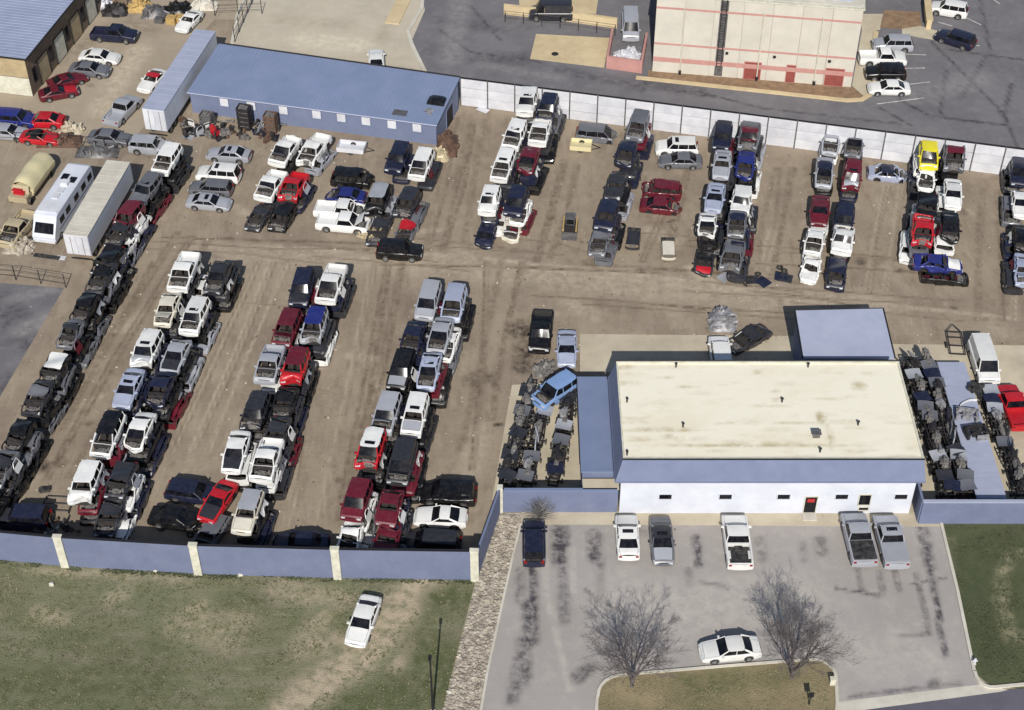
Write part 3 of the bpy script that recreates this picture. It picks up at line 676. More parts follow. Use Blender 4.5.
row('row beside parts rack', 82, 3, [('rack side', [(182, 265, 'pickup', 'white', 'hw', 1), (168, 300, 'sedan', 'ivory', '', 1), (148, 338, 'suv', 'white', 's', 2), (129, 380, 'sedan', 'pale_blue', 's', 1),
        (109, 421, 'minivan', 'white', 'hg', 1, 'black'), (86, 470, 'suv', 'white', 'w', 2)]),
    ('lane side', [(219, 268, 'sedan', 'charcoal', 'h', 1), (196, 304, 'suv', 'white', 's', 0), (176, 347, 'sedan', 'silver', '', 1), (160, 382, 'sedan', 'navy', 'hg', 2), (139, 424, 'sedan', 'white', 'h', 2), (122, 466, 'suv', 'charcoal', 'hg', 5), (110, 508, 'sedan', 'charcoal', 'hg', 5, None, None, 1)])],
    'lane', 'cars stacked beside the parts rack')
row('the middle row', 82, 3, [('rack side', [(303, 276, 'suv', 'navy', '', 1), (288, 316, 'suv', 'maroon', '', 1), (268, 358, 'pickup', 'silver', 'hw', 1), (256, 400, 'suv', 'charcoal', 'h', 2), (236, 443, 'sedan', 'white', '', 0)]),
    ('lane side', [(330, 277, 'pickup', 'white', 'h', 1), (315, 314, 'suv', 'silver', 'hw', 2, 'blue'), (296, 355, 'suv', 'red', 'w', 2, 'maroon'), (284, 395, 'sedan', 'black', 'hg', 5), (277, 425, 'sedan', 'charcoal', 'hg', 5), (265, 454, 'pickup', 'white', 'hw', 1), (249, 498, 'wagon', 'ivory', '', 1, 'silver')])],
    'lane', 'cars stacked in the middle row')
row('row beside office', 81, 3, [('rack side', [(429, 288, 'minivan', 'silver', '', 0), (413, 330, 'sedan', 'navy', 'hw', 2), (402, 358, 'suv', 'black', '', 1, None, 'silver'), (388, 400, 'suv', 'silver', '', 0), (372, 437, 'suv', 'red', 'hs', 2, 'white'), (358, 487, 'minivan', 'maroon', '', 0), (351, 530, 'coupe', 'white', 'hg', 5, None, None, 1)]),
    ('office side', [(455, 291, 'minivan', 'pale_blue', 'hw', 1), (441, 327, 'sedan', 'silver', 'h', 1), (430, 361, 'sedan', 'pale_blue', 'hs', 1), (416, 402, 'suv', 'white', 's', 0), (403, 448, 'minivan', 'charcoal', '', 1), (390, 497, 'sedan', 'maroon', 'w', 1), (388, 532, 'coupe', 'maroon', 'gt', 4, None, None, 1)])],
    'lane', 'cars stacked on the office side of the yard')
row('row one from blue shed', 78, 3, [('shed side', [(529, 92, 'suv', 'white', 's', 0), (516, 124, 'suv', 'white', 's', 1), (505, 154, 'suv', 'white', 'hs', 1), (491, 190, 'suv', 'white', 's', 0), (487, 228, 'sedan', 'navy', '', 2, None, None, 0)]),
    ('far side', [(549, 98, 'suv', 'navy', '', 1), (540, 125, 'pickup', 'white', 'h', 1), (529, 153, 'sedan', 'maroon', 'h', 2), (518, 190, 'minivan', 'navy', '', 1), (513, 222, 'sedan', 'ivory', 'w', 2, None, None, 0)])],
    'fence', 'cars stacked in row one from the blue shed')
row('row two from blue shed', 77, 3, [('', [(640, 115, 'suv', 'grey', 'h', 1), (627, 147, 'sedan', 'navy', 'hw', 2), (617, 178, 'sedan', 'charcoal', 'g', 5), (608, 205, 'minivan', 'navy', '', 1), (601, 234, 'sedan', 'grey', 'hg', 5, None, None, 1)])],
    'fence', 'cars stacked in row two from the blue shed')
row('row three from blue shed', 79, 3, [('shed side', [(724, 126, 'suv', 'navy', '', 1), (723, 157, 'sedan', 'silver', 's', 0), (716, 190, 'sedan', 'pale_blue', 's', 0), (708, 218, 'coupe', 'white', 'h', 2), (705, 255, 'sedan', 'charcoal', 'g', 2, 'black', 'red', 0)]),
    ('far side', [(750, 130, 'pickup', 'grey', '', 2, 'maroon', 'maroon'), (746, 158, 'sedan', 'blue', 'hw', 2), (743, 190, 'suv', 'white', '', 1), (738, 216, 'sedan', 'grey', 'h', 1, 'navy'), (733, 250, 'pickup', 'grey', 'hg', 2, None, None, 1)])],
    'fence', 'cars stacked in row three from the blue shed')
row('row four from blue shed', 77, 2, [('shed side', [(832, 134, 'sedan', 'silver', 'h', 1), (825, 165, 'sedan', 'silver', 'h', 1, 'navy'), (821, 203, 'sedan', 'maroon', '', 1), (816, 234, 'sedan', 'white', '', 0), (812, 262, 'coupe', 'white', 'g', 5, None, None, 0)]),
    ('far side', [(856, 136, 'sedan', 'grey', 'hs', 1), (853, 166, 'suv', 'maroon', 's', 2, None, 'silver'), (846, 207, 'minivan', 'navy', '', 1), (844, 232, 'pickup', 'white', '', 1), (838, 262, 'suv', 'navy', 'hg', 5, None, None, 0)])],
    'fence', 'cars stacked in row four from the blue shed', 0)
row('row five from blue shed', 79, 3, [('shed side', [(930, 145, 'suv', 'yellow', 'h', 1), (927, 172, 'coupe', 'white', 'hg', 5, None, None, 1), (929, 195, 'suv', 'black', 'g', 5), (924, 224, 'pickup', 'red', '', 2)]),
    ('far side', [(956, 149, 'pickup', 'grey', 'h', 2, 'maroon'), (954, 186, 'sedan', 'white', '', 0), (951, 220, 'sedan', 'black', 'h', 2)])],
    'fence', 'cars stacked in row five from the blue shed', -1)
row('row six from blue shed', 80, 2, [('', [(1021, 160, 'minivan', 'navy', '', 1), (1022, 196, 'sedan', 'white', '', 1), (1024, 232, 'sedan', 'black', 'h', 2), (1026, 262, 'sedan', 'pale_blue', 'g', 4)])],
    'fence', 'cars stacked in row six from the blue shed', -1)
row('pickup row before blue shed', 74, 2, [('trailer side', [(284, 143, 'pickup', 'white', '', 1), (269, 179, 'pickup', 'white', '', 1), (260, 210, 'sedan', 'charcoal', 'hg', 5, None, None, 0)]),
    ('fence side', [(312, 144, 'pickup', 'white', 'hw', 2), (292, 181, 'pickup', 'red', 'hw', 2), (284, 208, 'suv', 'black', 'hg', 2, None, None, 0)])],
    'shed', 'pickups stacked before the blue shed')
row('corner row before blue shed', 77, 2, [('trailer side', [(399, 147, 'suv', 'navy', '', 1), (379, 190, 'suv', 'black', 'w', 2, 'silver')]),
    ('fence side', [(423, 153, 'suv', 'white', '', 1), (408, 193, 'suv', 'charcoal', 'h', 2)])],
    'shed', 'cars stacked at the shed corner')
row('row beside box trailer', 76, 3, [('', [(168, 148, 'suv', 'white', 'hw', 1), (148, 178, 'suv', 'grey', 's', 1), (130, 206, 'minivan', 'maroon', 'g', 2), (119, 226, 'sedan', 'charcoal', 'hg', 5), (109, 248, 'suv', 'black', 'hg', 5)])],
    'shed', 'wrecks stacked beside the white box trailer')
tops = [(101, 270), (86, 297), (71, 326), (55, 356), (38, 389), (20, 424), (1, 460), (-20, 500)]
row('boundary row beside asphalt', 81, 4, [('', [(x, y, ['sedan', 'wagon', 'coupe', 'suv', 'sedan', 'wagon', 'sedan', 'coupe'][i], ['charcoal', 'black', 'grey', 'black', 'charcoal', 'black', 'grey', 'black'][i], 'gmh', 5, ['black', 'black', 'charcoal', 'white', 'grey', 'black', 'charcoal', 'grey'][i], None, 2) for i, (x, y) in enumerate(tops)])],
    'trailer', 'flattened cars stacked along the boundary', 1, ['black', 'black', 'charcoal', 'grey', 'navy'])
# cars standing on the ground
def single(px, py, kind, colour, yaw, label, flags='', dmg=0, wheels=True, name='parked_', z=0., roofc=None, hoodc=None, group=None, tilt=(0, 0)):
    k = KIND[kind]; zr = z+k['H']; p = P(px, py, zr); a = R(yaw); off = (k['wt']+k['rr'])/2
    q = p-Vector((math.cos(a)*off, math.sin(a)*off, 0))
    return make_car(kind, colour, (q.x, q.y, z+(0 if wheels else NOWHEEL)), a, flags, dmg, wheels, label, name+kind, group, 1., roofc, hoodc, tilt)
W = 'white'
# office car park
g = 'vehicles in the office car park'
single(534, 541, 'suv', 'navy', 90, 'dark navy suv parked nose in beside the gravel strip', group=g)
single(628, 533, 'sedan', W, 90, 'white sedan with sunroof parked at the corner of the office', 's', group=g)
single(662, 532, 'sedan', 'grey', 270, 'grey sedan with silver hood and sunroof backed up to the office', 's', roofc='charcoal', hoodc='silver', group=g)
single(738, 530, 'pickup', W, 90, 'white pickup truck with open bed parked nose in to the office', 'b', group=g)
single(860, 528, 'pickup', 'silver', 92, 'silver pickup with covered dark bed parked by the office door', 'c', group=g)
single(892, 530, 'pickup', 'silver', 92, 'silver pickup with pale bed cover and sunroof beside the dark bedded pickup', 'ks', group=g)
single(735, 643, 'sedan', W, 186, 'white sedan parked along the planted island', group=g)
single(364, 611, 'sedan', W, 257, 'white sedan standing alone on the grass field')
# front end of the yard along the blue fence
g = 'cars along the blue front fence'
single(456, 486, 'minivan', 'black', 176, 'black minivan in the yard beside a white coupe', '', 1, group=g)
single(445, 512, 'coupe', W, 176, 'white coupe parked between two black vans by the front fence', group=g)
single(440, 536, 'minivan', 'charcoal', 175, 'charcoal van tight against the blue front fence behind white coupe', '', 1, group=g)
single(304, 538, 'sedan', 'navy', 178, 'dark navy sedan behind the blue front fence, between two rows', '', 1, group=g)
single(183, 485, 'wagon', 'navy', 350, 'navy station wagon sideways next to the red coupe', '', 1, group=g)
single(172, 512, 'sedan', 'black', 350, 'black sedan wreck sideways by the front fence next to red coupe', '', 2, group=g)
single(219, 491, 'coupe', 'red', 248, 'red coupe with black hood stripe at the near end of middle row', '', 0, False, 'salvage_', 1.0, tilt=(0, .05), hoodc='charcoal')
single(213, 520, 'wagon', 'grey', 250, 'flattened grey wagon under the red coupe', 'gmh', 4, False, 'flattened_', 0.)
single(28, 511, 'suv', 'navy', 178, 'navy suv against the blue front fence, close to the rack end', '', 1, group=g)
single(2, 514, 'sedan', 'charcoal', 178, 'charcoal sedan behind the blue front fence at the rack end', '', 2, group=g)
# upper yard
g = 'cars parked across the dirt by the blue shed'
single(231, 149, 'sedan', 'silver', 172, 'silver sedan with sunroof parked across the dirt beside the blue shed', 's', group=g)
single(224, 167, 'suv', W, 172, 'white suv with dark hood side parked between silver sedan and grey wagon', 's', group=g)
single(217, 182, 'wagon', 'grey', 172, 'grey station wagon parked between white suv and pale silver sedan', group=g)
single(205, 196, 'sedan', 'silver', 352, 'pale silver sedan parked in front of the grey station wagon', 's', group=g)
g = 'wrecks at the end of the shed corner row'
single(347, 170, 'minivan', 'black', 352, 'black minivan wreck crossways between the two short rows', 'g', 2, False, 'salvage_', group=g)
single(346, 189, 'sedan', 'blue', 172, 'bright blue sedan wreck behind two white pickups', 'h', 2, False, 'salvage_', group=g)
single(343, 202, 'pickup', W, 352, 'white pickup with no hood behind another white pickup', 'h', 1, True, 'salvage_', group=g)
single(345, 215, 'pickup', W, 352, 'white pickup truck with open bed facing the shed corner row', '', 0, True, 'salvage_', group=g)
single(392, 243, 'suv', 'black', 356, 'black suv parked across the end of the shed corner row', '', 1, group=g)
single(380, 221, 'sedan', 'charcoal', 257, 'charcoal sedan wreck below the silver roofed suv', 'hg', 5, False, 'salvage_')
single(407, 222, 'sedan', 'grey', 257, 'grey sedan wreck with red fender at end of shed corner row', 'hg', 5, False, 'salvage_', roofc='red')
single(592, 125, 'minivan', 'grey', 350, 'grey minivan wreck sideways under the white fence', 'h', 2, False, 'salvage_')
single(684, 140, 'suv', W, 178, 'white suv crossways by the white fence between rows two and three', 's', 0)
single(684, 155, 'sedan', 'grey', 178, 'grey sedan beside the white suv between rows two and three', '', 1)
single(667, 182, 'suv', 'maroon', 172, 'maroon suv wreck dumped in the lane between rows two and three', 'hg', 2, False, 'salvage_')
single(660, 199, 'sedan', 'maroon', 352, 'maroon sedan wreck with no hood in front of maroon suv', 'hw', 2, False, 'salvage_')
single(888, 167, 'sedan', 'pale_blue', 352, 'pale blue smashed sedan below the white fence between rows four and five', 'hg', 2, False, 'salvage_', roofc='navy')
single(936, 256, 'sedan', 'blue', 352, 'blue smashed car lying crossways on black hulk at row five end', 'g', 5, False, 'salvage_', 1.14)
single(938, 268, 'wagon', 'black', 352, 'flattened black wagon under the blue smashed car at row five end', 'gmh', 4, False, 'flattened_')
single(752, 330, 'sedan', 'charcoal', 215, 'charcoal stripped wreck at an angle behind the office', 'hg', 5, False, 'salvage_')
single(722, 351, 'suv', W, 90, 'white suv parked close behind the office back wall', group=None)
single(541, 325, 'pickup', 'black', 265, 'black pickup with junk in its bed standing on oily dirt', '', 1)
single(567, 340, 'sedan', 'pale_blue', 268, 'pale blue sedan facing the sky blue pickup by the office annex', '', 1)
single(562, 378, 'suv', 'sky_blue', 222, 'sky blue suv at an angle above the parts racks', '', 1, False, 'salvage_', 1.3)
single(985, 347, 'van', W, 270, 'white cargo van parked near the flatbed trailer')
single(1015, 396, 'pickup', 'red', 94, 'red pickup truck beside the flatbed trailer')
# far lots
g = 'cars at the brown workshop'
single(96, 51, 'sedan', W, 352, 'white sedan in front of the brown workshop wall', group=g)
single(86, 64, 'sedan', 'grey', 352, 'grey sedan next to the white sedan at the brown workshop', group=g)
single(63, 76, 'coupe', 'maroon', 30, 'maroon coupe nosed up to the brown workshop doors', group=g)
single(54, 88, 'coupe', 'maroon', 20, 'dark red coupe at the brown workshop corner', hoodc='red', group=g)
single(115, 27, 'pickup', 'navy', 352, 'navy pickup loaded with white sacks by the workshop', group=g)
single(8, 111, 'suv', 'blue', 352, 'blue suv in front of the tan workshop end wall', group=g)
single(45, 115, 'sedan', 'red', 176, 'red sedan in the neighbouring dirt yard', hoodc='red', group=g)
single(36, 132, 'coupe', 'red', 352, 'red roadster with dark cabin beside the boundary line', 'w', 0, roofc='black', group=g)
single(3, 126, 'sedan', 'silver', 352, 'silver sedan behind the blue suv', group=g)
single(106, 132, 'sedan', 'grey', 352, 'grey sedan parked by the boundary in front of the box trailer', group=g)
single(143, 138, 'suv', 'silver', 352, 'silver suv squeezed beside the white box trailer', 'g', 1, group=g)
single(153, 74, 'coupe', W, 250, 'white coupe with red interior near the upper box trailer', 'w', roofc='red', group=g)
single(122, 101, 'pickup', 'silver', 70, 'silver pickup truck parked alone on the neighbouring lot', group=g)
single(190, 15, 'coupe', W, 250, 'white coupe among the junk piles of the neighbouring lot', 'w', group=g)
single(14, 222, 'pickup', 'tan', 255, 'tan stripped pickup beside the gravel heap and motorhome', 'hw', 1, True, 'salvage_')
single(376, 56, 'sedan', W, 95, 'white car half hidden behind the blue shed', group=None)
g = 'cars parked by the large cream building'
single(900, 37, 'suv', 'silver', 178, 'silver suv in the bay row beside the cream building', group=g)
single(886, 50, 'pickup', W, 358, 'white pickup in the bay row beside the cream building', group=g)
single(893, 65, 'suv', 'black', 178, 'black suv between white pickup and white sedan', group=g)
single(893, 82, 'sedan', W, 178, 'white sedan at the end of the bay row', group=g)
single(963, 33, 'suv', 'navy', 145, 'dark navy suv parked at an angle on the upper lot', group=g)
single(956, 3, 'suv', W, 160, 'white suv parked at an angle on the upper lot', group=g)
single(556, 3, 'van', 'charcoal', 178, 'charcoal van on the fenced pad beyond the lane', group=g)
single(631, 14, 'van', 'silver', 268, 'silver box van beside the waste enclosure', group=g)
# ---------------------------------------------------------------- buildings
def lerp(a, b, t): return a+(b-a)*t
def wall_quad(a, b, z0, z1, n, th, out):
    """thin slab on a vertical wall from a to b (2D), outward normal n, between heights"""
    q = [a+n*out, b+n*out, b+n*(out-th), a+n*(out-th)]
    return MB().prism([(p.x, p.y) for p in q], z0, z1)
V2 = lambda x, y: Vector((x, y))
def wall_open(name, a, b, z0, z1, n, outp, w_, h_, s, zc, parent, m_pane, m_frame='trim_cream', label=None):
    """window or door: frame pieces and a pane set on the wall at distance s from a"""
    d = (b-a).normalized(); c = a+d*s
    p0, p1 = c-d*w_/2, c+d*w_/2
    o = put(name, wall_quad(p0, p1, zc-h_/2, zc+h_/2, n, .05, outp+.02), m_pane, parent)
    f = MB()
    for q0, q1, y0, y1 in ((p0-d*.08, p0, zc-h_/2-.08, zc+h_/2+.08), (p1, p1+d*.08, zc-h_/2-.08, zc+h_/2+.08), (p0, p1, zc+h_/2, zc+h_/2+.08), (p0, p1, zc-h_/2-.08, zc-h_/2)):
        if y0 < z0: y0 = z0
        if y1 > y0:
            w4 = [q0+n*(outp+.08), q1+n*(outp+.08), q1+n*(outp-.03), q0+n*(outp-.03)]; f.prism([(p.x, p.y) for p in w4], y0, y1)
    put('frame', f, m_frame, o)
    if label: o['label'] = label
    return o
# office
def office():
    r = empty('office_building', (0, 0, 0)); r.location = (22, -13, 0); off = Vector((22, -13, 0))
    def pt(n_, b_, m_, par=None):
        b_.v = [(x-off.x, y-off.y, z) for x, y, z in b_.v] if par is None else b_.v
        return put(n_, b_, m_, par or r)
    x0, x1 = 9.25, 34.3; y0 = -20.3; yb = P(613, 362, 6.6).y; ze, zt = 4.55, 6.55
    pt('wall', MB().box(x0, x1, y0, yb-.3, 0, ze+.02), 'wall_white')
    ov = .55; ins = .15
    lo = [V2(x0-ov, y0-ov), V2(x1+ov, y0-ov), V2(x1+ov, yb+.25), V2(x0-ov, yb+.25)]; hi = [V2(x0+ins-.1, y0+ins), V2(x1-ins+.4, y0+ins), V2(x1-ins+.4, yb), V2(x0+ins-.1, yb)]
    b = MB()
    for k in range(4):
        j = (k+1) % 4
        b.quad((*lo[k], ze), (*lo[j], ze), (*hi[j], zt), (*hi[k], zt))
    b.poly([(*p, ze) for p in reversed(lo)])
    pt('mansard', b, 'wall_blue')
    b = MB()
    for k in range(4):
        j = (k+1) % 4; a, c = lo[k], lo[j]; d = (c-a).normalized(); n = V2(d.y, -d.x)
        b.prism([a+n*.03, c+n*.03, c-n*.03, a-n*.03], ze-.12, ze+.03)
    pt('fascia', b, 'wall_blue')
    b = MB(); t = .16
    b.box(hi[0].x, hi[1].x, hi[0].y, hi[0].y+t, zt-.1, zt+.10).box(hi[0].x, hi[1].x, hi[2].y-t, hi[2].y, zt-.1, zt+.16)
    b.box(hi[0].x, hi[0].x+t, hi[0].y+t, hi[2].y-t, zt-.1, zt+.10).box(hi[1].x-t, hi[1].x, hi[0].y+t, hi[2].y-t, zt-.1, zt+.10)
    pt('parapet', b, 'trim_cream')
    pt('drip_edge', MB().box(hi[0].x-.03, hi[1].x+.03, hi[0].y-.05, hi[0].y-.002, zt-.03, zt+.13).box(hi[0].x-.03, hi[1].x+.03, hi[2].y+.002, hi[2].y+.06, zt-.2, zt+.24), 'dark_trim')
    sh = sheet('roof', [(hi[0].x+t, hi[0].y+t), (hi[1].x-t, hi[0].y+t), (hi[1].x-t, hi[2].y-t), (hi[0].x+t, hi[2].y-t)], zt-.02, 'roof_cream', .3, dict(dark=[], light=[]), False)
    me = sh.data; co_ = np.array([v.co[:] for v in me.vertices]); g = random.Random(9)
    dk = np.zeros(len(co_))
    for _ in range(46):
        cx_, cy_ = g.uniform(x0, x1), g.uniform(y0, yb); lx, ly = g.uniform(.4, 2.2), g.uniform(.15, .4)
        dk = np.maximum(dk, g.uniform(.2, .6)*np.clip(1.3-((co_[:, 0]-cx_)/lx)**2-((co_[:, 1]-cy_)/ly)**2, 0, 1))
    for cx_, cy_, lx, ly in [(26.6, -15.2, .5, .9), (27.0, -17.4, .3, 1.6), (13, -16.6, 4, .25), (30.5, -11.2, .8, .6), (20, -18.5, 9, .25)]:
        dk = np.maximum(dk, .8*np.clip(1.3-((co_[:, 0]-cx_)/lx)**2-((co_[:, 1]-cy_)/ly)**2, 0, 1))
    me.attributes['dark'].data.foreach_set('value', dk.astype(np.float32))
    sh.parent = r; sh.location = -off
    # roof fittings
    def onroof(px, py): return P(px, py, zt)
    c = onroof(816, 436); pt('roof_vent', MB().box(c.x-.3, c.x+.3, c.y-.25, c.y+.25, zt-.02, zt+.45).box(c.x-.38, c.x+.38, c.y-.33, c.y+.33, zt+.45, zt+.52), 'steel_grey')
    for px, py in ((820, 452), (676, 367), (627, 402), (627, 455), (808, 367), (683, 427), (858, 425), (782, 402)):
        c = onroof(px, py); pt('vent_pipe', MB().lathe([(0, 0), (.07, 0), (.07, .42), (.12, .42), (.12, .5), (0, .54)], 8, 'z', (c.x, c.y, zt-.03)), 'steel_dark')
    A, B = V2(x0-off.x, y0-off.y), V2(x1-off.x, y0-off.y); n = V2(0, -1)
    for px in (665, 725, 783, 841, 900): wall_open('window', A, B, 0, ze, n, 0, 1.05, .6, P(px, 500, 1.7).x-x0, 2.15, r, 'glass', 'wall_white')
    dr = wall_open('door', A, B, 0.02, ze, n, 0, 1.0, 2.1, P(810, 502, 1.2).x-x0, 1.07, r, 'glass', 'trim_cream', 'glass entrance door with red sign panel')
    s0 = P(810, 502, 1.2).x-x0; put('door_sign', wall_quad(A+V2(s0-.32, 0), A+V2(s0+.32, 0), 1.45, 1.85, n, .03, .05), 'door_red', dr)
    wall_open('window', A, B, 0, ze, n, 0, .95, 1.25, P(863, 493, 1.7).x-x0, 1.75, r, 'glass', 'trim_cream', 'taller dark window')
    wall_open('window', A, B, 0, ze, n, 0, .8, .35, P(862, 506, .4).x-x0, .62, r, 'glass')
    pt('door_step', MB().box(x0+s0-.6, x0+s0+.6, y0-.9, y0, .02, .14), 'concrete_pale')
    tag(r, 'long white office building with blue mansard and stained cream flat roof', 'building')
    # annex on its left flank
    a = empty('annex', (7.5, -13, 0)); q0, q1 = P(580, 377, 3.4), P(582, 472, 3.4)
    put('wall', MB().box(6.05-7.5, 9.2-7.5, q1.y+.15+13, q0.y-.15+13, 0, 3.3), 'wall_blue', a)
    put('roof', MB().prism([(5.9-7.5, q1.y+13), (8.65-7.5, q1.y+13), (8.65-7.5, q0.y+13), (5.95-7.5, q0.y+13)], 3.3, 3.45), 'roof_blue', a)
    put('flashing', MB().box(5.86-7.5, 5.9-7.5, q1.y+13, q0.y+13, 3.2, 3.5), 'dark_trim', a)
    tag(a, 'narrow annex with plain blue roof against the office flank', 'annex')
    e = empty('lean_to', (7.6, -19.4, 0)); put('wall', MB().box(-1.5, 1.5, -.6, .55, 0, 2.7), 'wall_blue', e); put('roof', MB().box(-1.55, 1.55, -.66, .55, 2.7, 2.82), 'concrete', e)
    tag(e, 'low lean-to with concrete coloured roof at the end of the annex', 'annex')
    # shed behind
    s = empty('storage_shed', (31, -1.5, 0)); o2 = Vector((31, -1.5))
    c = [P(803, 358, 4.0), P(895, 358, 4.0), P(883, 308, 4.6), P(795, 310, 4.6)]
    cc = [(p.x-31, p.y+1.5) for p in c]
    put('wall', MB().prism([(cc[0][0]+.2, cc[0][1]+.2), (cc[1][0]-.2, cc[1][1]+.2), (cc[2][0]-.2, cc[2][1]-.2), (cc[3][0]+.2, cc[3][1]-.2)], 0, 3.95), 'wall_blue', s)
    b = MB(); zz = (4.0, 4.0, 4.6, 4.6)
    up = [(*cc[k], zz[k]) for k in range(4)]; dn = [(*cc[k], zz[k]-.14) for k in range(4)]
    b.poly(up); b.poly(list(reversed(dn)))
    for k in range(4): j = (k+1) % 4; b.quad(dn[k], dn[j], up[j], up[k])
    put('roof', b, 'roof_pale', s)
    b = MB()
    for k in (1, 2, 3):
        j = (k+1) % 4; b.tube([(cc[k][0], cc[k][1], zz[k]-.05), (cc[j][0], cc[j][1], zz[j]-.05)], .11, 4)
    put('gutter', b, 'dark_trim', s)
    tag(s, 'detached shed with pale lavender roof behind the office', 'shed')
office()
# blue shed building at the far left of the yard
def blue_shed():
    zf, zb = 2.9, 4.2
    fl, fr, bl, br = P(187, 92, zf), P(437, 125, zf), P(219, 43, zb), P(460, 77, zb)
    o = (fl+fr)/2; o.z = 0; r = empty('blue_metal_shed', o)
    L = lambda p: (p.x-o.x, p.y-o.y)
    d = (fr-fl); d.z = 0; d.normalize(); n = Vector((d.y, -d.x, 0))
    ip = [fl+d*.2-n*.25, fr-d*.2-n*.25, br-d*.2+n*.25, bl+d*.2+n*.25]
    b = MB(); z4 = (zf, zf, zb, zb)
    lo = [(*L(p), 0) for p in ip]; hi = [(*L(p), z4[k]-.1) for k, p in enumerate(ip)]
    for k in range(4): j = (k+1) % 4; b.quad(lo[k], lo[j], hi[j], hi[k])
    put('wall', b, 'wall_blue', r)
    c4 = [fl, fr, br, bl]; b = MB(); up = [(*L(p), z4[k]) for k, p in enumerate(c4)]; dn = [(*L(p), z4[k]-.12) for k, p in enumerate(c4)]
    b.poly(up); b.poly(list(reversed(dn)))
    for k in range(4): j = (k+1) % 4; b.quad(dn[k], dn[j], up[j], up[k])
    put('roof', b, 'roof_blue', r)
    b = MB()
    for k in range(1, 58):
        t = k/58; p_, q_ = fl.lerp(fr, t), bl.lerp(br, t); b.tube([(*L(p_), zf+.01), (*L(q_), zb+.01)], .022, 4)
    sm = put('standing_seams', b, 'roof_blue', r); sm['kind'] = 'stuff'
    b = MB(); b.tube([(*L(bl), zb+.02), (*L(br), zb+.02)], .13, 4); put('ridge_cap', b, 'dark_trim', r)
    b = MB(); b.tube([(*L(fl+n*.06), zf-.08), (*L(fr+n*.06), zf-.08)], .07, 5); put('gutter', b, 'roof_pale', r)
    A = V2(*L(ip[0])); B = V2(*L(ip[1])); n2 = V2(n.x, n.y); LL = (B-A).length
    for px in (222, 250, 283, 317, 342, 367, 393, 418):
        s = (px-187)/250*LL; wall_open('window', A, B, 0, zf, n2, 0, 1.0, 1.05, s, 2.0, r, 'panel_white', 'wall_blue')
    A2, B2 = V2(*L(ip[1])), V2(*L(ip[2])); d2 = (B2-A2).normalized()
    wall_open('door', A2, B2, .02, zf, V2(d2.y, -d2.x), 0, 2.2, 2.3, 4.5, 1.17, r, 'dark_trim', 'wall_blue')
    tag(r, 'long blue metal shed with mono pitch roof and white window panels', 'building')
    # cap lying on the roof
    c = P(437, 100, 3.6); t = empty('camper_shell', (c.x, c.y, 3.36), R(-14)); 
    q = MB(); q.grid(lambda u, v: ((2*u-1)*1.0, (2*v-1)*.8, .55-.25*abs(2*u-1)**4-.2*abs(2*v-1)**4), 6, 6)
    for s_ in (0, 1):
        q.grid(lambda u, v: ((2*u-1)*1.0, (2*s_-1)*.8, (.55-.25*abs(2*u-1)**4-.2)*v), 6, 2); q.grid(lambda u, v: ((2*s_-1)*1.0, (2*u-1)*.8, (.30-.2*abs(2*u-1)**4)*v), 6, 2)
    put('shell', q, 'paint_black', t); put('side_window', MB().box(-.6, .6, -.83, -.79, .12, .3), 'glass', t)
    tag(t, 'black pickup bed cap lying on the blue shed roof', 'truck cap')
    c = P(430, 112, 3.2); t = put('bent_scrap_sheet', MB().grid(lambda u, v: ((2*u-1)*.7, (2*v-1)*.45, .1+.12*math.sin(u*5)+.05*v), 6, 3), 'scrap_alu', None, (c.x, c.y, 3.1), R(-40)); tag(t, 'bent silver panel beside the black cap on the shed roof', 'panel')
    c = P(400, 113, 3.1); t = put('roof_sheet', MB().box(-.8, .8, -.5, .5, 0, .06), 'steel_grey', None, (c.x, c.y, 3.12), R(-13)); tag(t, 'flat grey sheet lying near the eave of the blue shed', 'metal sheet')
blue_shed()
# brown workshop, upper left
def workshop():
    z = 5.3; cr = P(26, 60, z); d1 = V2(math.cos(R(78)), math.sin(R(78))); d2 = V2(math.cos(R(168)), math.sin(R(168)))
    o = cr.to_2d(); r = empty('brown_workshop', (o.x, o.y, 0))
    e = .5; n1 = V2(d1.y, -d1.x)   # outward to the right
    c = [V2(0, 0), d1*40, d1*40+d2*26, d2*26]
    inn = [-n1*e+d1*e, d1*40-n1*e, d1*40+d2*25, d2*25+d1*e]
    put('wall', MB().prism([tuple(p) for p in inn], 0, z-.05), 'wall_brown', r)
    b = MB(); b.prism([tuple(p) for p in c], z-.05, z+.2); put('roof', b, 'roof_metal', r)
    rb = MB()
    for k in range(66): 
        p = d1*(.3+.6*k); q = p+d2*26; rb.tube([(p.x, p.y, z+.2), (q.x, q.y, z+.2)], .03, 4)
    q = put('roof_ribs', rb, 'roof_metal', r); q['kind'] = 'stuff'
    A, B = inn[0], inn[1]
    for k in range(7):
        s = 2.6+k*4.6
        wall_open('garage_door', A, B, .02, z, n1, 0, 2.6, 3.2, s+1.2, 1.64, r, 'trim_cream' if k % 2 else 'wall_tan', 'dark_trim')
        wall_open('window', A, B, 0, z, n1, 0, .7, 1.6, s-1.2, 2.2, r, 'glass', 'dark_trim')
    n2 = -d1; A2, B2 = inn[3], inn[0]
    put('end_panel', wall_quad(A2, B2, .05, 2.4, n2, .06, .07), 'trim_cream', r)
    put('end_cladding', wall_quad(A2, B2, 2.5, z-.1, n2, .06, .05), 'wall_tan', r)
    put('gutter', MB().tube([(0, -.05, z+.05), (*(d1*40), z+.05)], .12, 5), 'dark_trim', r)
    put('gutter', MB().tube([(0, -.05, z+.05), (*(d2*26), z+.05)], .10, 5), 'dark_trim', r)
    tag(r, 'brown workshop with ribbed grey blue metal roof and pale doors', 'building')
workshop()
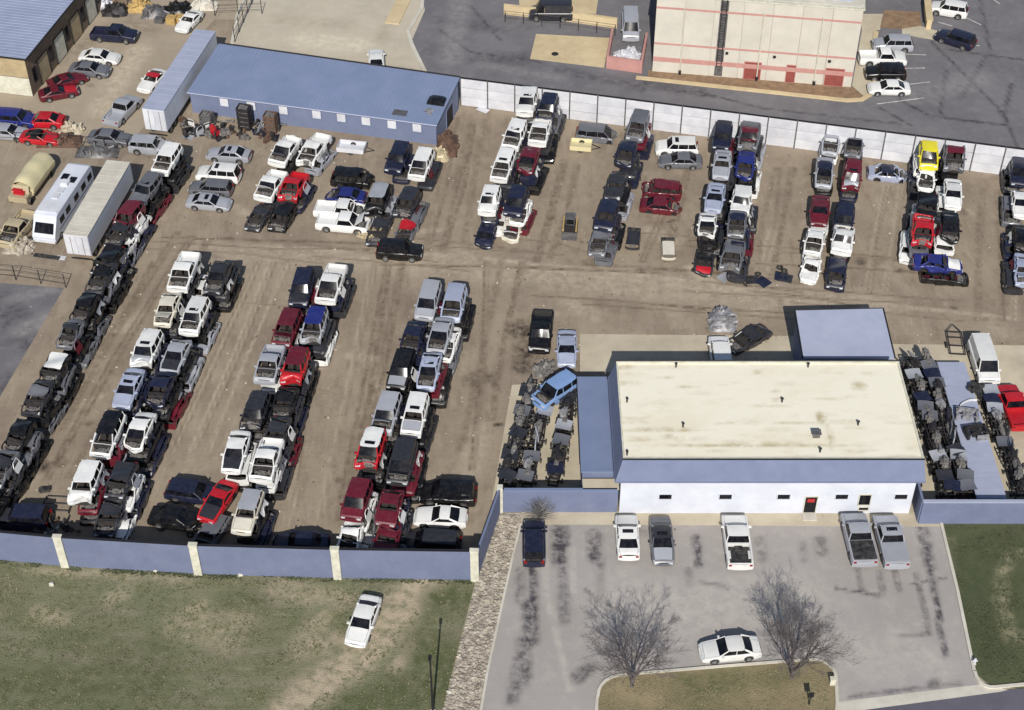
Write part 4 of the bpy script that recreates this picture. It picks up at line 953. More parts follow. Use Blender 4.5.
# large cream building, top right
def cream_building():
    a, b_ = P(652, 71).to_2d(), P(851, 87).to_2d(); d = (b_-a).normalized(); n = V2(d.y, -d.x); Lw = (b_-a).length; z = 10.2
    r = empty('cream_building', (a.x, a.y, 0)); O = V2(0, 0)
    put('wall', MB().prism([tuple(p) for p in (O-n*.1+d*.02, d*(Lw-.02)-n*.1, d*Lw-n*24, -n*24)], 0, z-.05), 'bldg_cream', r)
    npan = 7; w_ = Lw/npan
    me = MB().box(.03, w_-.03, -.06, .1, 0, z).mesh('wall_panel', smooth=0); rz = math.atan2(d.y, d.x)
    for k in range(npan):
        p = d*(k*w_); put('wall_panel', me, 'bldg_cream', r, (p.x, p.y, 0), rz)
    for z0, z1 in ((1.45, 2.05), (3.75, 4.0), (8.5, 8.75)):
        put('band', wall_quad(O+d*.05, d*(Lw-.05), z0, z1, n, .05, .09), 'bldg_band', r)
    put('coping', MB().prism([tuple(p) for p in (n*.15-d*.1, d*(Lw+.15)+n*.15, d*(Lw+.15)-n*24, -n*24-d*.1)], z, z+.18), 'trim_cream', r)
    put('roof', MB().prism([tuple(p) for p in (-n*.3+d*.3, d*(Lw-.3)-n*.3, d*(Lw-.3)-n*23.7, -n*23.7+d*.3)], z+.18, z+.22), 'concrete_pale', r)
    for px, wd in ((752, 1.9), (790, 1.0), (833, 2.1)):
        s = (px-652)/199*Lw; wall_open('door', O, d*Lw, .02, z, n, .06, wd, 2.3, s, 1.18, r, 'door_brown', 'bldg_band')
    for px in (680, 757, 814):
        s = (px-652)/199*Lw; p = d*s+n*.2; put('downpipe', MB().tube([(p.x, p.y, .2), (p.x, p.y, z-1.2)], .07, 6), 'trim_cream', r)
        put('pipe_shoe', MB().box(p.x-.15, p.x+.15, p.y-.15, p.y+.15, .02, .5), 'dark_trim', r)
    s = (716-652)/199*Lw; p = d*s; 
    b = MB()
    for k in range(2): q = p+d*(.55*k)+n*.3; b.tube([(q.x, q.y, 1.5), (q.x, q.y, z+.8)], .05, 5)
    for k in range(24): q = p+n*.3; b.tube([(q.x, q.y, 1.6+.36*k), (q.x+d.x*.55, q.y+d.y*.55, 1.6+.36*k)], .035, 4)
    put('ladder', b, 'steel_dark', r)
    put('ladder_recess', wall_quad(p-d*.2, p+d*.75, .1, z-.05, n, .02, .075), 'steel_grey', r)
    for px in (725, 772, 826):
        s = (px-652)/199*Lw; p = d*s+n*.14; put('wall_lamp', MB().box(p.x-.16, p.x+.16, p.y-.12, p.y+.12, 3.2, 3.45), 'dark_trim', r)
    for i, s in enumerate((Lw-5.5, Lw-2.4)):
        p = d*s-n*2.2; put('rooftop_unit', MB().box(-1.1, 1.1, -.8, .8, 0, 1.2).box(-.9, -.1, -.6, .6, 1.2, 1.3).box(.1, .9, -.6, .6, 1.2, 1.3), 'roof_pale' if i else 'panel_white', r, (p.x, p.y, z+.2), rz)
    tag(r, 'large cream panelled building with red bands and brown doors', 'building')
cream_building()
sheet('planting_bed', PP(pxs(648, 70, 852, 87, 866, 84, 868, 97, 848, 100, 648, 78)), .02, 'mulch')
sheet('pavement', PP(pxs(852, 86, 862, 30, 876, 30, 872, 92, 866, 98)), .026, 'concrete')
kerb('kerb', [(636, 78), (700, 85), (848, 101)] + [(862, 100), (870, 95), (875, 88), (872, 60), (876, 32)], .3, .15, 'pad_tan')
sheet('planting_bed', PP(pxs(884, 10, 920, 12, 922, 30, 880, 28)), .02, 'mulch')
sheet('pavement', PP(pxs(860, 14, 884, 14, 880, 30, 862, 32)), .018, 'concrete')
sheet('pavement', PP(pxs(920, 26, 948, 34, 946, 42, 920, 38, 902, 34, 902, 29)), .03, 'concrete')
def lowwall(name, pts, h, th, m, label, cat='wall'):
    q = [p.to_2d() for p in PP(pts)]; o = q[0]; b = MB()
    r = empty(name, (o.x, o.y, 0))
    for k, (a, c) in enumerate(zip(q, q[1:])):
        d = (c-a).normalized(); n = V2(-d.y, d.x)*th/2; e = d*(th/2-.002*k)
        put('wall_section', MB().prism([tuple(p-o) for p in (a+n-e, c+n+e, c-n+e, a-n-e)], 0, h+.003*k), m, r)
        put('coping', MB().prism([tuple(p-o) for p in (a+n*1.4-e, c+n*1.4+e, c-n*1.4+e, a-n*1.4-e)], h+.003*k, h+.08+.003*k), m, r)
    return tag(r, label, cat)
lowwall('garden_wall', [(929, -20), (926, 10), (928, 28)], 1.2, .6, 'pad_tan', 'tan low wall beside the planted bed on the upper lot')
lowwall('waste_enclosure', [(612, 40), (607, 68), (641, 73), (646, 45)], 1.6, .2, 'bldg_band', 'pink brown waste enclosure beside the cream building', 'enclosure')
lowwall('retaining_wall', [(505, 14), (560, 20), (616, 28)], 1.3, .25, 'pad_tan', 'tan retaining wall along the fenced pad')
sheet('concrete_pad', PP(pxs(536, 34, 610, 38, 604, 68, 530, 59)), .02, 'pad_tan')
sheet('concrete_pad', PP(pxs(516, -20, 600, -14, 596, 14, 520, 8)), .02, 'pad_tan')
c = P(555, 54); tag(put('manhole_cover', MB().lathe([(0, .03), (.4, .03), (.45, 0)], 12, 'z'), 'steel_dark', None, (c.x, c.y, .022)), 'round dark manhole cover in the tan concrete pad', 'manhole cover')
def heap(name, px, py, rx, ry, h, m, label, cat, seed, n=26, z=0.):
    g = random.Random(seed); c = P(px, py, z); b = MB()
    for k in range(n):
        t = g.uniform(0, 6.28); q = math.sqrt(g.random())
        x, y = q*rx*math.cos(t), q*ry*math.sin(t); zz = h*(1-q*q)*.75
        M_ = Matrix.Translation((x, y, zz+.05)) @ Matrix.Rotation(g.uniform(0, 6.28), 4, Vector((g.uniform(-1, 1), g.uniform(-1, 1), g.uniform(.2, 1))).normalized())
        s = g.uniform(.2, .5); b.box(-s, s, -s*.7, s*.7, -s*.12, s*.3, M_)
    b.grid(lambda u, v: ((2*u-1)*rx, (2*v-1)*ry, max(-.02, h*(1-(2*u-1)**2)*(1-(2*v-1)**2)*.8+.15*mnoise.noise(Vector((u*5, v*5, seed)))*(0 < u < 1 and 0 < v < 1))), 10, 10)
    return tag(put(name, b.mesh(name, smooth=30), m, None, (c.x, c.y, z)), label, cat)
heap('rubbish_heap', 627, 58, 1.6, 1.6, 1.2, 'panel_white', 'heap of white rubbish inside the waste enclosure', 'rubbish', 1)
for px0, py0, px1, py1 in [(876, 53, 926, 55), (876, 69, 925, 68), (876, 88, 930, 82), (877, 104, 924, 98), (940, 5, 981, 25), (938, 22, 952, 26), (970, 45, 980, 46), (985, -6, 1000, 4)]:
    a, c = P(px0, py0).to_2d(), P(px1, py1).to_2d(); d = (c-a).normalized(); n = V2(-d.y, d.x)*.07
    struct(put('parking_line', MB().poly([(*p, 0) for p in (a+n, c+n, c-n, a-n)]), 'paint_line', None, (0, 0, .013)))
kerb('kerb', [(425, 72), (412, 45), (408, 32), (422, 8), (424, -20)], .22, .14)
kerb('kerb', [(392, 24), (404, 0)], .9, .14, 'pad_tan')
kerb('kerb', [(232, 44), (238, 14), (250, -10)], .2, .14)
# ---------------------------------------------------------------- fences
def blue_fence():
    q = [P(-70, 553).to_2d()]+[P(*p).to_2d() for p in ((66, 565.5), (199, 573.5), (338, 577.5), (475, 579.5))]
    o = q[1]; r = empty('blue_fence', (o.x, o.y, 0)); h = 3.6
    for a, c in zip(q, q[1:]):
        d = (c-a).normalized(); n = V2(-d.y, d.x)*.09
        put('panel', MB().prism([tuple(p-o) for p in (a+n, c+n, c-n, a-n)], 0.02, h), 'fence_blue', r)
        put('top_rail', MB().prism([tuple(p-o) for p in (a+n*1.5, c+n*1.5, c-n*1.2, a-n*1.2)], h, h+.06), 'dark_trim', r)
    for p in q[1:]:
        put('post', MB().box(-.34, .34, -.16, .16, 0, h+.22).box(-.38, .38, -.2, .2, h+.22, h+.3), 'trim_cream', r, (p.x-o.x, p.y-o.y-.12, 0), R(-2.5))
    tag(r, 'tall solid blue fence with cream posts along the grass field', 'fence')
    a, c = P(477, 577).to_2d(), P(500, 511).to_2d(); o = a; r = empty('blue_side_fence', (o.x, o.y, 0))
    d = (c-a).normalized(); n = V2(-d.y, d.x)*.09
    put('panel', MB().prism([tuple(p-o) for p in (a+n+d*.4, c+n, c-n, a-n+d*.4)], .02, 3.0), 'fence_blue', r)
    put('post', MB().box(-.25, .25, -.25, .25, 0, 3.1), 'trim_cream', r, (c.x-o.x, c.y-o.y, 0), 0)
    tag(r, 'solid blue fence running from the cream posts towards the office', 'fence')
    a, c = P(503, 511.5).to_2d(), P(618, 512).to_2d(); o = a; r = empty('blue_front_wall', (o.x, o.y, 0))
    put('panel', MB().box(0, 9.05-o.x, -.1, .1, .02, 2.7), 'fence_blue', r); put('coping', MB().box(.1, 9.0-o.x, -.16, .16, 2.7, 2.82), 'roof_blue', r)
    tag(r, 'blue wall in front of the parts racks between fence and office', 'wall')
    a = P(918, 523); r = empty('blue_yard_wall', (a.x, a.y, 0))
    put('panel', MB().box(0, 40, -.1, .1, .02, 2.7), 'fence_blue', r); put('coping', MB().box(-.05, 40, -.16, .16, 2.7, 2.82), 'roof_pale', r)
    put('return_panel', MB().box(-.1, .1, .1, 3.4, .02, 2.7), 'fence_blue', r)
    tag(r, 'blue wall behind the lawn at the flatbed trailer', 'wall')
blue_fence()
def white_fence():
    a, c = P(461, 105).to_2d(), P(1024, 178).to_2d(); d = (c-a).normalized(); n = V2(d.y, -d.x); Lw = (c-a).length+14; h = 3.6; bay = 3.2
    rz = math.atan2(d.y, d.x); r = empty('white_fence', (a.x, a.y, 0), rz)
    bd = MB().box(.06, bay-.06, -.03, .03, 0, h/3-.05).mesh('board', smooth=0)
    ps = MB().box(-.07, .07, -.10, .05, 0, h+.12).mesh('post', smooth=0)
    shade_cap = MB().box(.02, bay-.02, -.04, .12, h+.0, h+.14).mesh('rail', smooth=0)  # dark cap standing in for the shadow line behind the fence
    k = 0
    while k*bay < Lw:
        put('post', ps, 'steel_grey', r, (k*bay, 0, 0))
        for j in range(3): put('board', bd, 'panel_white', r, (k*bay, rc.gauss(0, .006), .04+j*h/3))
        put('rail', shade_cap, 'dark_trim', r, (k*bay, 0, 0)); k += 1
    tag(r, 'tall white board fence with grey posts along the upper lane', 'fence')
white_fence()
def pipe_fence(name, pts, h, label, nrail=3, m='steel_dark', step=2.5):
    q = [p.to_2d() for p in PP(pts)]; o = q[0]; r = empty(name, (o.x, o.y, 0))
    for a, c in zip(q, q[1:]):
        L = (c-a).length; k = max(1, round(L/step))
        for i in range(k+1):
            p = a+(c-a)*i/k-o; put('post', MB().tube([(p.x, p.y, 0), (p.x, p.y, h)], .05, 5), m, r)
        for j in range(nrail):
            z = h*(j+1)/nrail-.05; put('rail', MB().tube([(*(a-o), z), (*(c-o), z)], .03, 4), m, r)
    return tag(r, label, 'fence')
pipe_fence('pipe_fence', [(-10, 278), (16, 280), (66, 288)], 1.8, 'thin steel pipe fence between the motorhome yard and the asphalt')
pipe_fence('pipe_fence', [(505, 22), (560, 28), (615, 36)], 1.6, 'low rail fence below the tan retaining wall', 2)
pipe_fence('pipe_fence', [(215, 16), (262, 14)], 2.2, 'grey rail fence at the top of the neighbouring lot')
pipe_fence('pipe_fence', [(235, 42), (252, 4)], 2.2, 'grey rail fence beside the concrete lot kerb')
pipe_fence('pipe_fence', [(-5, 142), (60, 145), (128, 150)], 1.5, 'low fence between red cars and the motorhome yard', 2)
# ---------------------------------------------------------------- trailers and motorhome
def box_trailer(name, fl, fr, bl, z, label, m_roof, floor=1.1, m_side='wall_white', L=None):
    a, b_, c = P(*fl, z).to_2d(), P(*fr, z).to_2d(), P(*bl, z).to_2d()
    u = (c-a).normalized(); L = L or (c-a).length; wd = 2.55; vv = V2(u.y, -u.x)
    r = empty(name, (a.x, a.y, 0), math.atan2(u.y, u.x))       # x runs back from the door end, y = 0..-wd
    put('box', MB().box(0, L, -wd, 0, floor, z-.06), m_side, r)
    put('roof', MB().box(-.02, L+.02, -wd-.03, .03, z-.06, z), m_roof, r)
    for k in range(int(L/.6)):
        for y in (-wd-.002, .002): put('side_rib', MB().box(.3+.6*k-.04, .3+.6*k+.04, y*.998-.004, y*.998+.004, floor+.05, z-.1), m_side, r)
    for k in range(int(L/1.2)): put('roof_seam', MB().box(.6+1.2*k-.03, .6+1.2*k+.03, -wd+.03, -.03, z, z+.02), m_roof, r)
    for k in range(2):
        dd = put('door', MB().box(-.07, 0, -wd+.04+k*(wd/2), -wd+wd/2-.02+k*wd/2, floor+.08, z-.12), 'panel_white', r)
        put('hinge_bar', MB().tube([(-.1, -wd+.3+k*wd/2+.3, floor+.1), (-.1, -wd+.3+k*wd/2+.3, z-.2)], .025, 5), 'steel_grey', dd)
    tm = MB().lathe([(.3, -.13), (.46, -.15), (.5, -.1), (.5, .1), (.46, .15), (.3, .13)], 14).mesh('wheel'); rm = MB().lathe([(0, .08), (.3, .1), (.3, -.1), (0, -.08)], 10).mesh('rim')
    for x in (1.4, 2.7):
        for y in (-wd+.25, -.25): wl = put('wheel', tm, 'tyre', r, (x, y, .5)); put('rim', rm, 'rim', wl)
    for y in (-wd+.5, -.5): put('landing_leg', MB().box(L-2.6, L-2.45, y-.07, y+.07, 0, floor), 'steel_dark', r)
    put('under_frame', MB().box(.5, L-.5, -wd+.7, -wd+.82, floor-.3, floor).box(.5, L-.5, -.82, -.7, floor-.3, floor), 'steel_dark', r)
    put('bumper_guard', MB().box(-.02, .08, -wd+.3, -.3, .5, .62), 'steel_dark', r)
    return tag(r, label, 'trailer')
box_trailer('box_trailer', (142, 108), (166, 113), (195, 29), 3.9, 'long white box trailer with grey ribbed roof against the blue shed', 'roof_pale')
box_trailer('box_trailer', (63, 234), (88, 240), (107, 160), 3.6, 'white box trailer with beige roof next to the motorhome', 'concrete_pale')
def motorhome():
    z = 3.0; a = P(33, 214, z).to_2d(); u = V2(math.cos(R(79)), math.sin(R(79))); L = 9.4; wd = 2.5
    r = empty('motorhome', (a.x, a.y, 0), math.atan2(u.y, u.x))
    # outline seen from the side: sloped nose, long flat roof
    prof_ = [(-1.1, .45), (-1.15, 1.0), (-.95, 1.35), (-.25, 2.3), (.1, 2.85), (.5, 3.0), (L-.5, 3.0), (L-.1, 2.85), (L, 2.4), (L, .5)]
    b = MB(); st_ = [(-wd, .0), (-wd+.12, .06), (-.12, .06), (0, .0)]
    rows = []
    for y, g in ((-wd, 0), (-wd+.15, .1), (-.15, .1), (0, 0)): rows.append([(x, y, zz+(g if zz > 2.7 else 0)) for x, zz in prof_])
    for p, q in zip(rows, rows[1:]):
        for k in range(len(p)-1): b.quad(p[k], p[k+1], q[k+1], q[k])
    b.poly(rows[0]); b.poly(rows[-1]); put('body', b, 'wall_white', r)
    put('windshield', MB().quad((-.99, -wd+.2, 1.38), (-.99, -.2, 1.38), (-.31, -.25, 2.28), (-.31, -wd+.25, 2.28)), 'glass', r)
    put('roof_cap', MB().box(.5, 2.3, -wd+.16, -.16, 3.1, 3.14), 'panel_white', r)
    for i, (x, y) in enumerate(((6.6, -.8), (6.2, -1.8), (4.2, -1.3), (3.2, -1.2))):
        m_ = 'glass' if i < 2 else 'panel_white'
        put('roof_hatch', MB().box(x-.45, x+.45, y-.35, y+.35, 3.1, 3.22), m_, r)
    put('air_conditioner', MB().box(5.0, 5.9, -1.7, -.9, 3.1, 3.4).box(5.1, 5.8, -1.6, -1.0, 3.4, 3.45), 'panel_white', r)
    for x in (.6, 2.2, 4.4, 6.3, 8.0):
        for y in (-wd-.012, .012): put('side_window', MB().box(x, x+1.0, y-.012, y+.012, 1.6, 2.3), 'glass', r)
    put('stripe', MB().box(.2, L-.1, -wd-.018, -wd-.002, 1.15, 1.3), 'roof_blue', r)
    tm = MB().lathe([(.25, -.12), (.4, -.13), (.42, -.1), (.42, .1), (.4, .13), (.25, .12)], 14).mesh('wheel'); rm = MB().lathe([(0, .08), (.25, .1), (.25, -.1), (0, -.08)], 10).mesh('rim')
    for x in (.2, 6.4):
        for y in (-wd+.1, -.1): wl = put('wheel', tm, 'tyre', r, (x, y, .42)); put('rim', rm, 'rim', wl)
    for y in (-wd+.3, -.3): put('headlight', MB().box(-1.19, -1.1, y-.14, y+.14, .8, .98), 'lamp_clear', r)
    put('front_bumper', MB().box(-1.28, -1.1, -wd+.05, -.05, .42, .68), 'panel_white', r)
    tag(r, 'white motorhome with roof hatches parked beside the beige roofed trailer', 'motorhome')
motorhome()
def covered_truck():
    a = P(30, 166, 2.6); r = empty('covered_truck', (a.x, a.y, 0), R(78))
    put('cover', MB().grid(lambda u, v: (-2.6+5.6*u, (2*v-1)*1.3, 2.55-1.1*abs(2*v-1)**3-.25*abs(2*u-1)**5+.05*math.sin(u*14)), 14, 8).box(-2.5, 2.9, -1.28, 1.28, 1.0, 1.5), 'paint_cream', r)
    put('bed', MB().box(-2.6, 3.0, -1.2, 1.2, .7, 1.02), 'paint_tan', r)
    put('cab', MB().box(-3.9, -2.62, -1.05, 1.05, .55, 1.25).quad((-3.1, -1, 1.25), (-3.1, 1, 1.25), (-2.65, .9, 1.95), (-2.65, -.9, 1.95)), 'paint_tan', r)
    put('load', MB().box(-3.5, -2.8, -.6, .6, 1.26, 1.5).box(-3.3, -2.9, -.3, .8, 1.5, 1.7), 'paint_red', r)
    tm = MB().lathe([(.25, -.12), (.4, -.13), (.42, -.1), (.42, .1), (.4, .13), (.25, .12)], 14).mesh('wheel')
    for x in (-3.2, 1.8):
        for y in (-1.1, 1.1): put('wheel', tm, 'tyre', r, (x, y, .42))
    tag(r, 'truck under a cream tarpaulin with red load behind the motorhome', 'truck')
covered_truck()
def flatbed():
    r = empty('flatbed_trailer', (41.35, -11.1, 0)); z = 1.3
    put('deck', MB().box(-1.3, 1.3, -8.7, 8.7, z-.15, z), 'roof_pale', r)
    for k in range(28): put('deck_plank', MB().box(-1.27, 1.27, -8.65+.618*k, -8.65+.618*k+.59, z, z+.03), 'roof_pale', r)
    for x in (-.6, .6): put('beam', MB().box(x-.08, x+.08, -8.4, 8.4, z-.5, z-.15), 'steel_dark', r)
    tm = MB().lathe([(.3, -.13), (.46, -.15), (.5, -.1), (.5, .1), (.46, .15), (.3, .13)], 14).mesh('wheel'); rm = MB().lathe([(0, .08), (.3, .1), (.3, -.1), (0, -.08)], 10).mesh('rim')
    for y in (-7.2, -5.9):
        for x in (-1.1, 1.1): wl = put('wheel', tm, 'tyre', r, (x, y, .5), R(90)); put('rim', rm, 'rim', wl)
    for x in (-.9, .9): put('landing_leg', MB().box(x-.07, x+.07, 5.4, 5.55, 0, z-.15), 'steel_dark', r)
    tag(r, 'long pale blue flatbed trailer with plank deck beside the office', 'trailer')
flatbed()
# ---------------------------------------------------------------- parts racks and loose parts
def item_mesh(kind, s):
    g = random.Random(s); b = MB()
    if kind == 'engine_block':
        b.box(-.38, .38, -.28, .28, 0, .42).box(-.32, .32, -.22, .22, .42, .6); b.lathe([(0, -.1), (.16, -.1), (.16, .1), (0, .1)], 8, 'y', (-.45, 0, .3))
        for k in range(4): b.tube([(-.24+.16*k, .26, .45), (-.24+.16*k, .45, .3)], .045, 5)
        b.box(.38, .75, -.16, .16, .1, .4)
    elif kind == 'gearbox':
        b.tube([(-.5, 0, .24), (-.2, 0, .24), (.1, 0, .2), (.6, 0, .16)], [.26, .2, .15, .08], 8)
    elif kind == 'door_panel':
        b.box(-.55, .55, -.05, .05, 0, .62)
        b.tube([(-.5, 0, .62), (-.2, 0, 1.02), (.5, 0, 1.02), (.53, 0, .62)], .035, 4)
    elif kind == 'bumper':
        b.grid(lambda u, v: ((2*u-1)*.85, .3-.3*abs(2*u-1)**3, .2*v), 8, 1); b.grid(lambda u, v: ((2*u-1)*.85, .3-.3*abs(2*u-1)**3-.1*v, .2), 8, 1)
    elif kind == 'hood_panel':
        b.grid(lambda u, v: ((2*u-1)*.62, (2*v-1)*.72, .06*(1-(2*v-1)**2)+.05*math.sin(u*4+s)), 5, 6)
        b.grid(lambda u, v: ((2*u-1)*.62, (2*v-1)*.72, -.03+.06*(1-(2*v-1)**2)+.05*math.sin(u*4+s)), 5, 6)
    elif kind == 'axle':
        b.tube([(0, -.75, .2), (0, .75, .2)], .06, 6); b.lathe([(0, -.2), (.2, -.1), (.2, .1), (0, .2)], 8, 'y', (0, 0, .2))
        for y in (-.75, .75): b.lathe([(0, -.05), (.17, -.05), (.17, .05), (0, .05)], 8, 'y', (0, y, .2))
    elif kind == 'car_seat':
        b.box(-.26, .26, -.25, .25, .05, .25).box(-.3, -.14, -.24, .24, .2, .8).box(-.29, -.17, -.12, .12, .8, .98)
    elif kind == 'radiator':
        b.box(-.38, .38, -.04, .04, 0, .5).box(-.42, -.38, -.06, .06, 0, .5).box(.38, .42, -.06, .06, 0, .5)
    elif kind == 'tyre':
        b.lathe([(.19, 0), (.3, 0), (.33, .05), (.33, .15), (.3, .2), (.19, .2)], 14, 'z')
    elif kind == 'front_clip':
        b.box(-.5, .4, -.8, -.62, .1, .6).box(-.5, .4, .62, .8, .1, .6).box(.3, .5, -.8, .8, .25, .6).box(-.3, .2, -.3, .3, .1, .5).tube([(-.5, -.7, .6), (-.2, 0, .65), (-.5, .7, .6)], .05, 5)
    return b
IM = {}
def item(kind, m, loc, rot, label, group, tilt=0.):
    if kind not in IM: IM[kind] = item_mesh(kind, 3).mesh(kind, smooth=35)
    o = put(kind, IM[kind], m, None, loc); o.rotation_euler = (tilt, 0, rot)
    return tag(o, label, kind.replace('_', ' '), group)
IMAT = dict(engine_block=['engine', 'engine', 'engine', 'scrap_alu', 'engine', 'scrap_rust'], gearbox=['scrap_alu', 'engine'], door_panel=['paint_white', 'paint_silver', 'paint_navy', 'paint_maroon', 'paint_black'],
    bumper=['plastic', 'paint_white', 'paint_silver', 'paint_grey'], hood_panel=['paint_white', 'paint_silver', 'paint_charcoal', 'paint_navy'], axle=['engine', 'scrap_rust'], car_seat=['interior', 'plastic'], radiator=['scrap_alu', 'engine'], tyre=['tyre'], front_clip=['steel_dark', 'scrap_alu'])
IW = dict(engine='oily grey', steel_dark='dark steel', scrap_alu='pale alloy', scrap_rust='rusty', plastic='black', interior='dark', tyre='black')
def mword(m): return IW.get(m, m.replace('paint_', ''))
CH = {}
def chassis(loc, rz, label, group, m='steel_dark'):
    if not CH:
        CH['rail'] = [MB().tube([(-2.1, s*.42, .25), (-1.3, s*.45, .33), (-.6, s*.45, .22), (.8, s*.45, .22), (1.3, s*.45, .34), (2.2, s*.38, .26)], .07, 5).mesh('rail') for s in (1, -1)]
        CH['cross_member'] = [MB().box(x-.06, x+.06, -.42, .42, z-.05, z+.05).mesh('cross_member') for x, z in ((-2.0, .27), (-.6, .22), (.6, .22), (2.1, .27))]
        CH['axle'] = [MB().tube([(x, -.72, .2), (x, .72, .2)], .06, 6).lathe([(0, -.17), (.17, -.08), (.17, .08), (0, .17)], 8, 'y', (x, .1, .2)).lathe([(0, -.06), (.19, -.06), (.19, .06), (0, .06)], 9, 'y', (x, -.72, .2)).lathe([(0, -.06), (.19, -.06), (.19, .06), (0, .06)], 9, 'y', (x, .72, .2)).mesh('axle') for x in (-1.35, 1.4)]
        CH['driveline'] = [MB().tube([(1.6, 0, .42), (1.0, 0, .42), (.6, 0, .36), (.2, 0, .3), (-1.3, 0, .22)], [.28, .28, .2, .1, .05], 8).mesh('driveline')]
    r = empty('stripped_chassis', loc, rz)
    for n_, ms in CH.items():
        for q in ms: put(n_, q, 'engine' if n_ == 'driveline' else m, r)
    return tag(r, label, 'chassis', group)
def chassis_stack(a, c, rows, high, place, seed):
    g = random.Random(seed); a = V2(*a); c = V2(*c); L = (c-a).length; nb = max(1, round(L/4.5)); d = (c-a).normalized(); rz = math.atan2(d.y, d.x); n = V2(-d.y, d.x)
    for k in range(nb):
        for j in range(rows):
            o = a+d*(L*(k+.5)/nb)+n*(j-(rows-1)/2)*1.5; pl = place if rows == 1 else ('flatbed flank', 'office flank')[j]
            for z in range(high):
                m = g.choice(('steel_dark', 'steel_dark', 'steel_dark', 'plastic'))
                chassis((o.x+g.gauss(0, .06), o.y+g.gauss(0, .1), z*.5+.01), rz+g.choice((0, math.pi))+g.gauss(0, .03), f'{mword(m)} stripped chassis, {ORD[z]} layer, {ORD[k]} from blue wall, {pl}', f'stripped chassis {place}', m)
            for i in range(4):
                kd = g.choice(('engine_block', 'gearbox', 'hood_panel', 'hood_panel', 'engine_block', 'door_panel')); mt = g.choice(('steel_dark', 'engine', 'engine', 'scrap_alu') if kd in ('engine_block', 'gearbox') else ('paint_charcoal', 'paint_grey', 'paint_navy', 'paint_grey', 'paint_silver')); p = o+d*(-1.8+1.2*i)+n*g.uniform(-.25, .25)
                item(kd, mt, (p.x, p.y, high*.5+.02), rz+g.uniform(-.4, .4), f'{mword(mt)} {kd.replace("_", " ")} atop {ORD[k]} chassis stack from blue wall, {pl}', f'{kd.replace("_", " ")}s {place}')
p, q = P(506, 484, 1.), P(532, 390, 1.); chassis_stack((p.x, p.y), (q.x, q.y), 1, 4, 'oily dirt side', 32)
p, q = P(526, 484, 1.), P(543, 410, 1.); chassis_stack((p.x, p.y), (q.x, q.y), 1, 3, 'next to oily dirt stacks', 36)
p, q = P(554, 484, 1.), P(570, 398, 1.); chassis_stack((p.x, p.y), (q.x, q.y), 1, 4, 'annex side', 33)
chassis_stack((38.6, -19.2), (38.2, -2.0), 2, 4, 'between office and flatbed', 34)
chassis_stack((44.3, -19.0), (44.0, -6.0), 1, 3, 'beyond the flatbed', 35)
for k in range(16):                      # parts leaning along the office flank
    y = -18.6+k*.78; kd = rc.choice(('door_panel', 'radiator', 'bumper', 'tyre')); mt = rc.choice(IMAT[kd] if kd != 'door_panel' else ['paint_white', 'paint_silver'])
    item(kd, mt, (35.7+rc.uniform(-.1, .2), y, .01), R(90)+rc.uniform(-.3, .3), f'{mword(mt)} {kd.replace("_", " ")} leaning along the office side wall by the rack', f'{kd.replace("_", " ")}s along the office side wall')
for px, py, kd, mt, rz_, lab in [(806, 395, None, None, 0, ''), (966, 418, 'front_clip', 'scrap_alu', 80, 'pale alloy front clip lying on the flatbed deck'), (975, 435, 'front_clip', 'steel_dark', 100, 'dark steel front clip near the middle of the flatbed deck'), (974, 390, 'engine_block', 'plastic', 20, 'black engine standing on the edge of the flatbed deck'), (968, 405, 'bumper', 'paint_white', 30, 'white bumper lying on the flatbed deck'), (982, 440, 'radiator', 'scrap_alu', 10, 'pale radiator lying on the flatbed deck')]:
    if kd:
        c = P(px, py, 1.34); item(kd, mt, (c.x, c.y, 1.335), R(rz_), lab, None).scale = (1.25, 1.25, 1.25)
# junk in front of the blue shed and by the shed corner
g = random.Random(77)
for k in range(64):
    px, py = g.uniform(180, 282), g.uniform(120, 138); c = P(px, py+ (px-196)*.05)
    kd = g.choice(('engine_block', 'door_panel', 'hood_panel', 'car_seat', 'bumper', 'tyre', 'axle')); mt = g.choice(IMAT[kd])
    item(kd, mt, (c.x, c.y, .02), g.uniform(0, 6.28), f'{mword(mt)} {kd.replace("_", " ")} in the junk heap before the blue shed', f'{kd.replace("_", " ")}s before the blue shed', g.uniform(-.3, .3) if kd == 'door_panel' else 0)
def stacked_crate(px, py, h, m, label):
    c = P(px, py); r = empty('parts_crate', (c.x, c.y, 0), R(-13)); 
    for z in [i*.6 for i in range(int(h/.6))]:
        put('tray', MB().box(-.7, .7, -.6, .6, z+.06, z+.12).box(-.7, .7, -.6, -.55, z+.12, z+.5).box(-.7, .7, .55, .6, z+.12, z+.5).box(-.7, -.65, -.55, .55, z+.12, z+.5).box(.65, .7, -.55, .55, z+.12, z+.5), m, r)
        put('contents', MB().box(-.5, .1, -.4, .4, z+.12, z+.48).box(.05, .5, -.3, .3, z+.12, z+.42), 'engine', r)
    tag(r, label, 'crate')
stacked_crate(246, 128, 3.0, 'steel_dark', 'tall stack of dark part crates before the blue shed')
stacked_crate(272, 131, 2.6, 'scrap_rust', 'rusty stack of part crates next to the stacked pickups')
stacked_crate(208, 126, 1.8, 'steel_grey', 'grey stack of part crates beside the upper box trailer')
c = P(214, 120, 2.); item('car_seat', 'paint_red', (c.x, c.y, .05), 1., 'bright red seat standing in the junk before the blue shed', None).scale = (1.6, 1.6, 1.6)
heap('scrap_heap', 447, 146, 1.2, 2.2, 1.5, 'scrap_rust', 'brown scrap heap at the corner of the blue shed', 'scrap', 4)
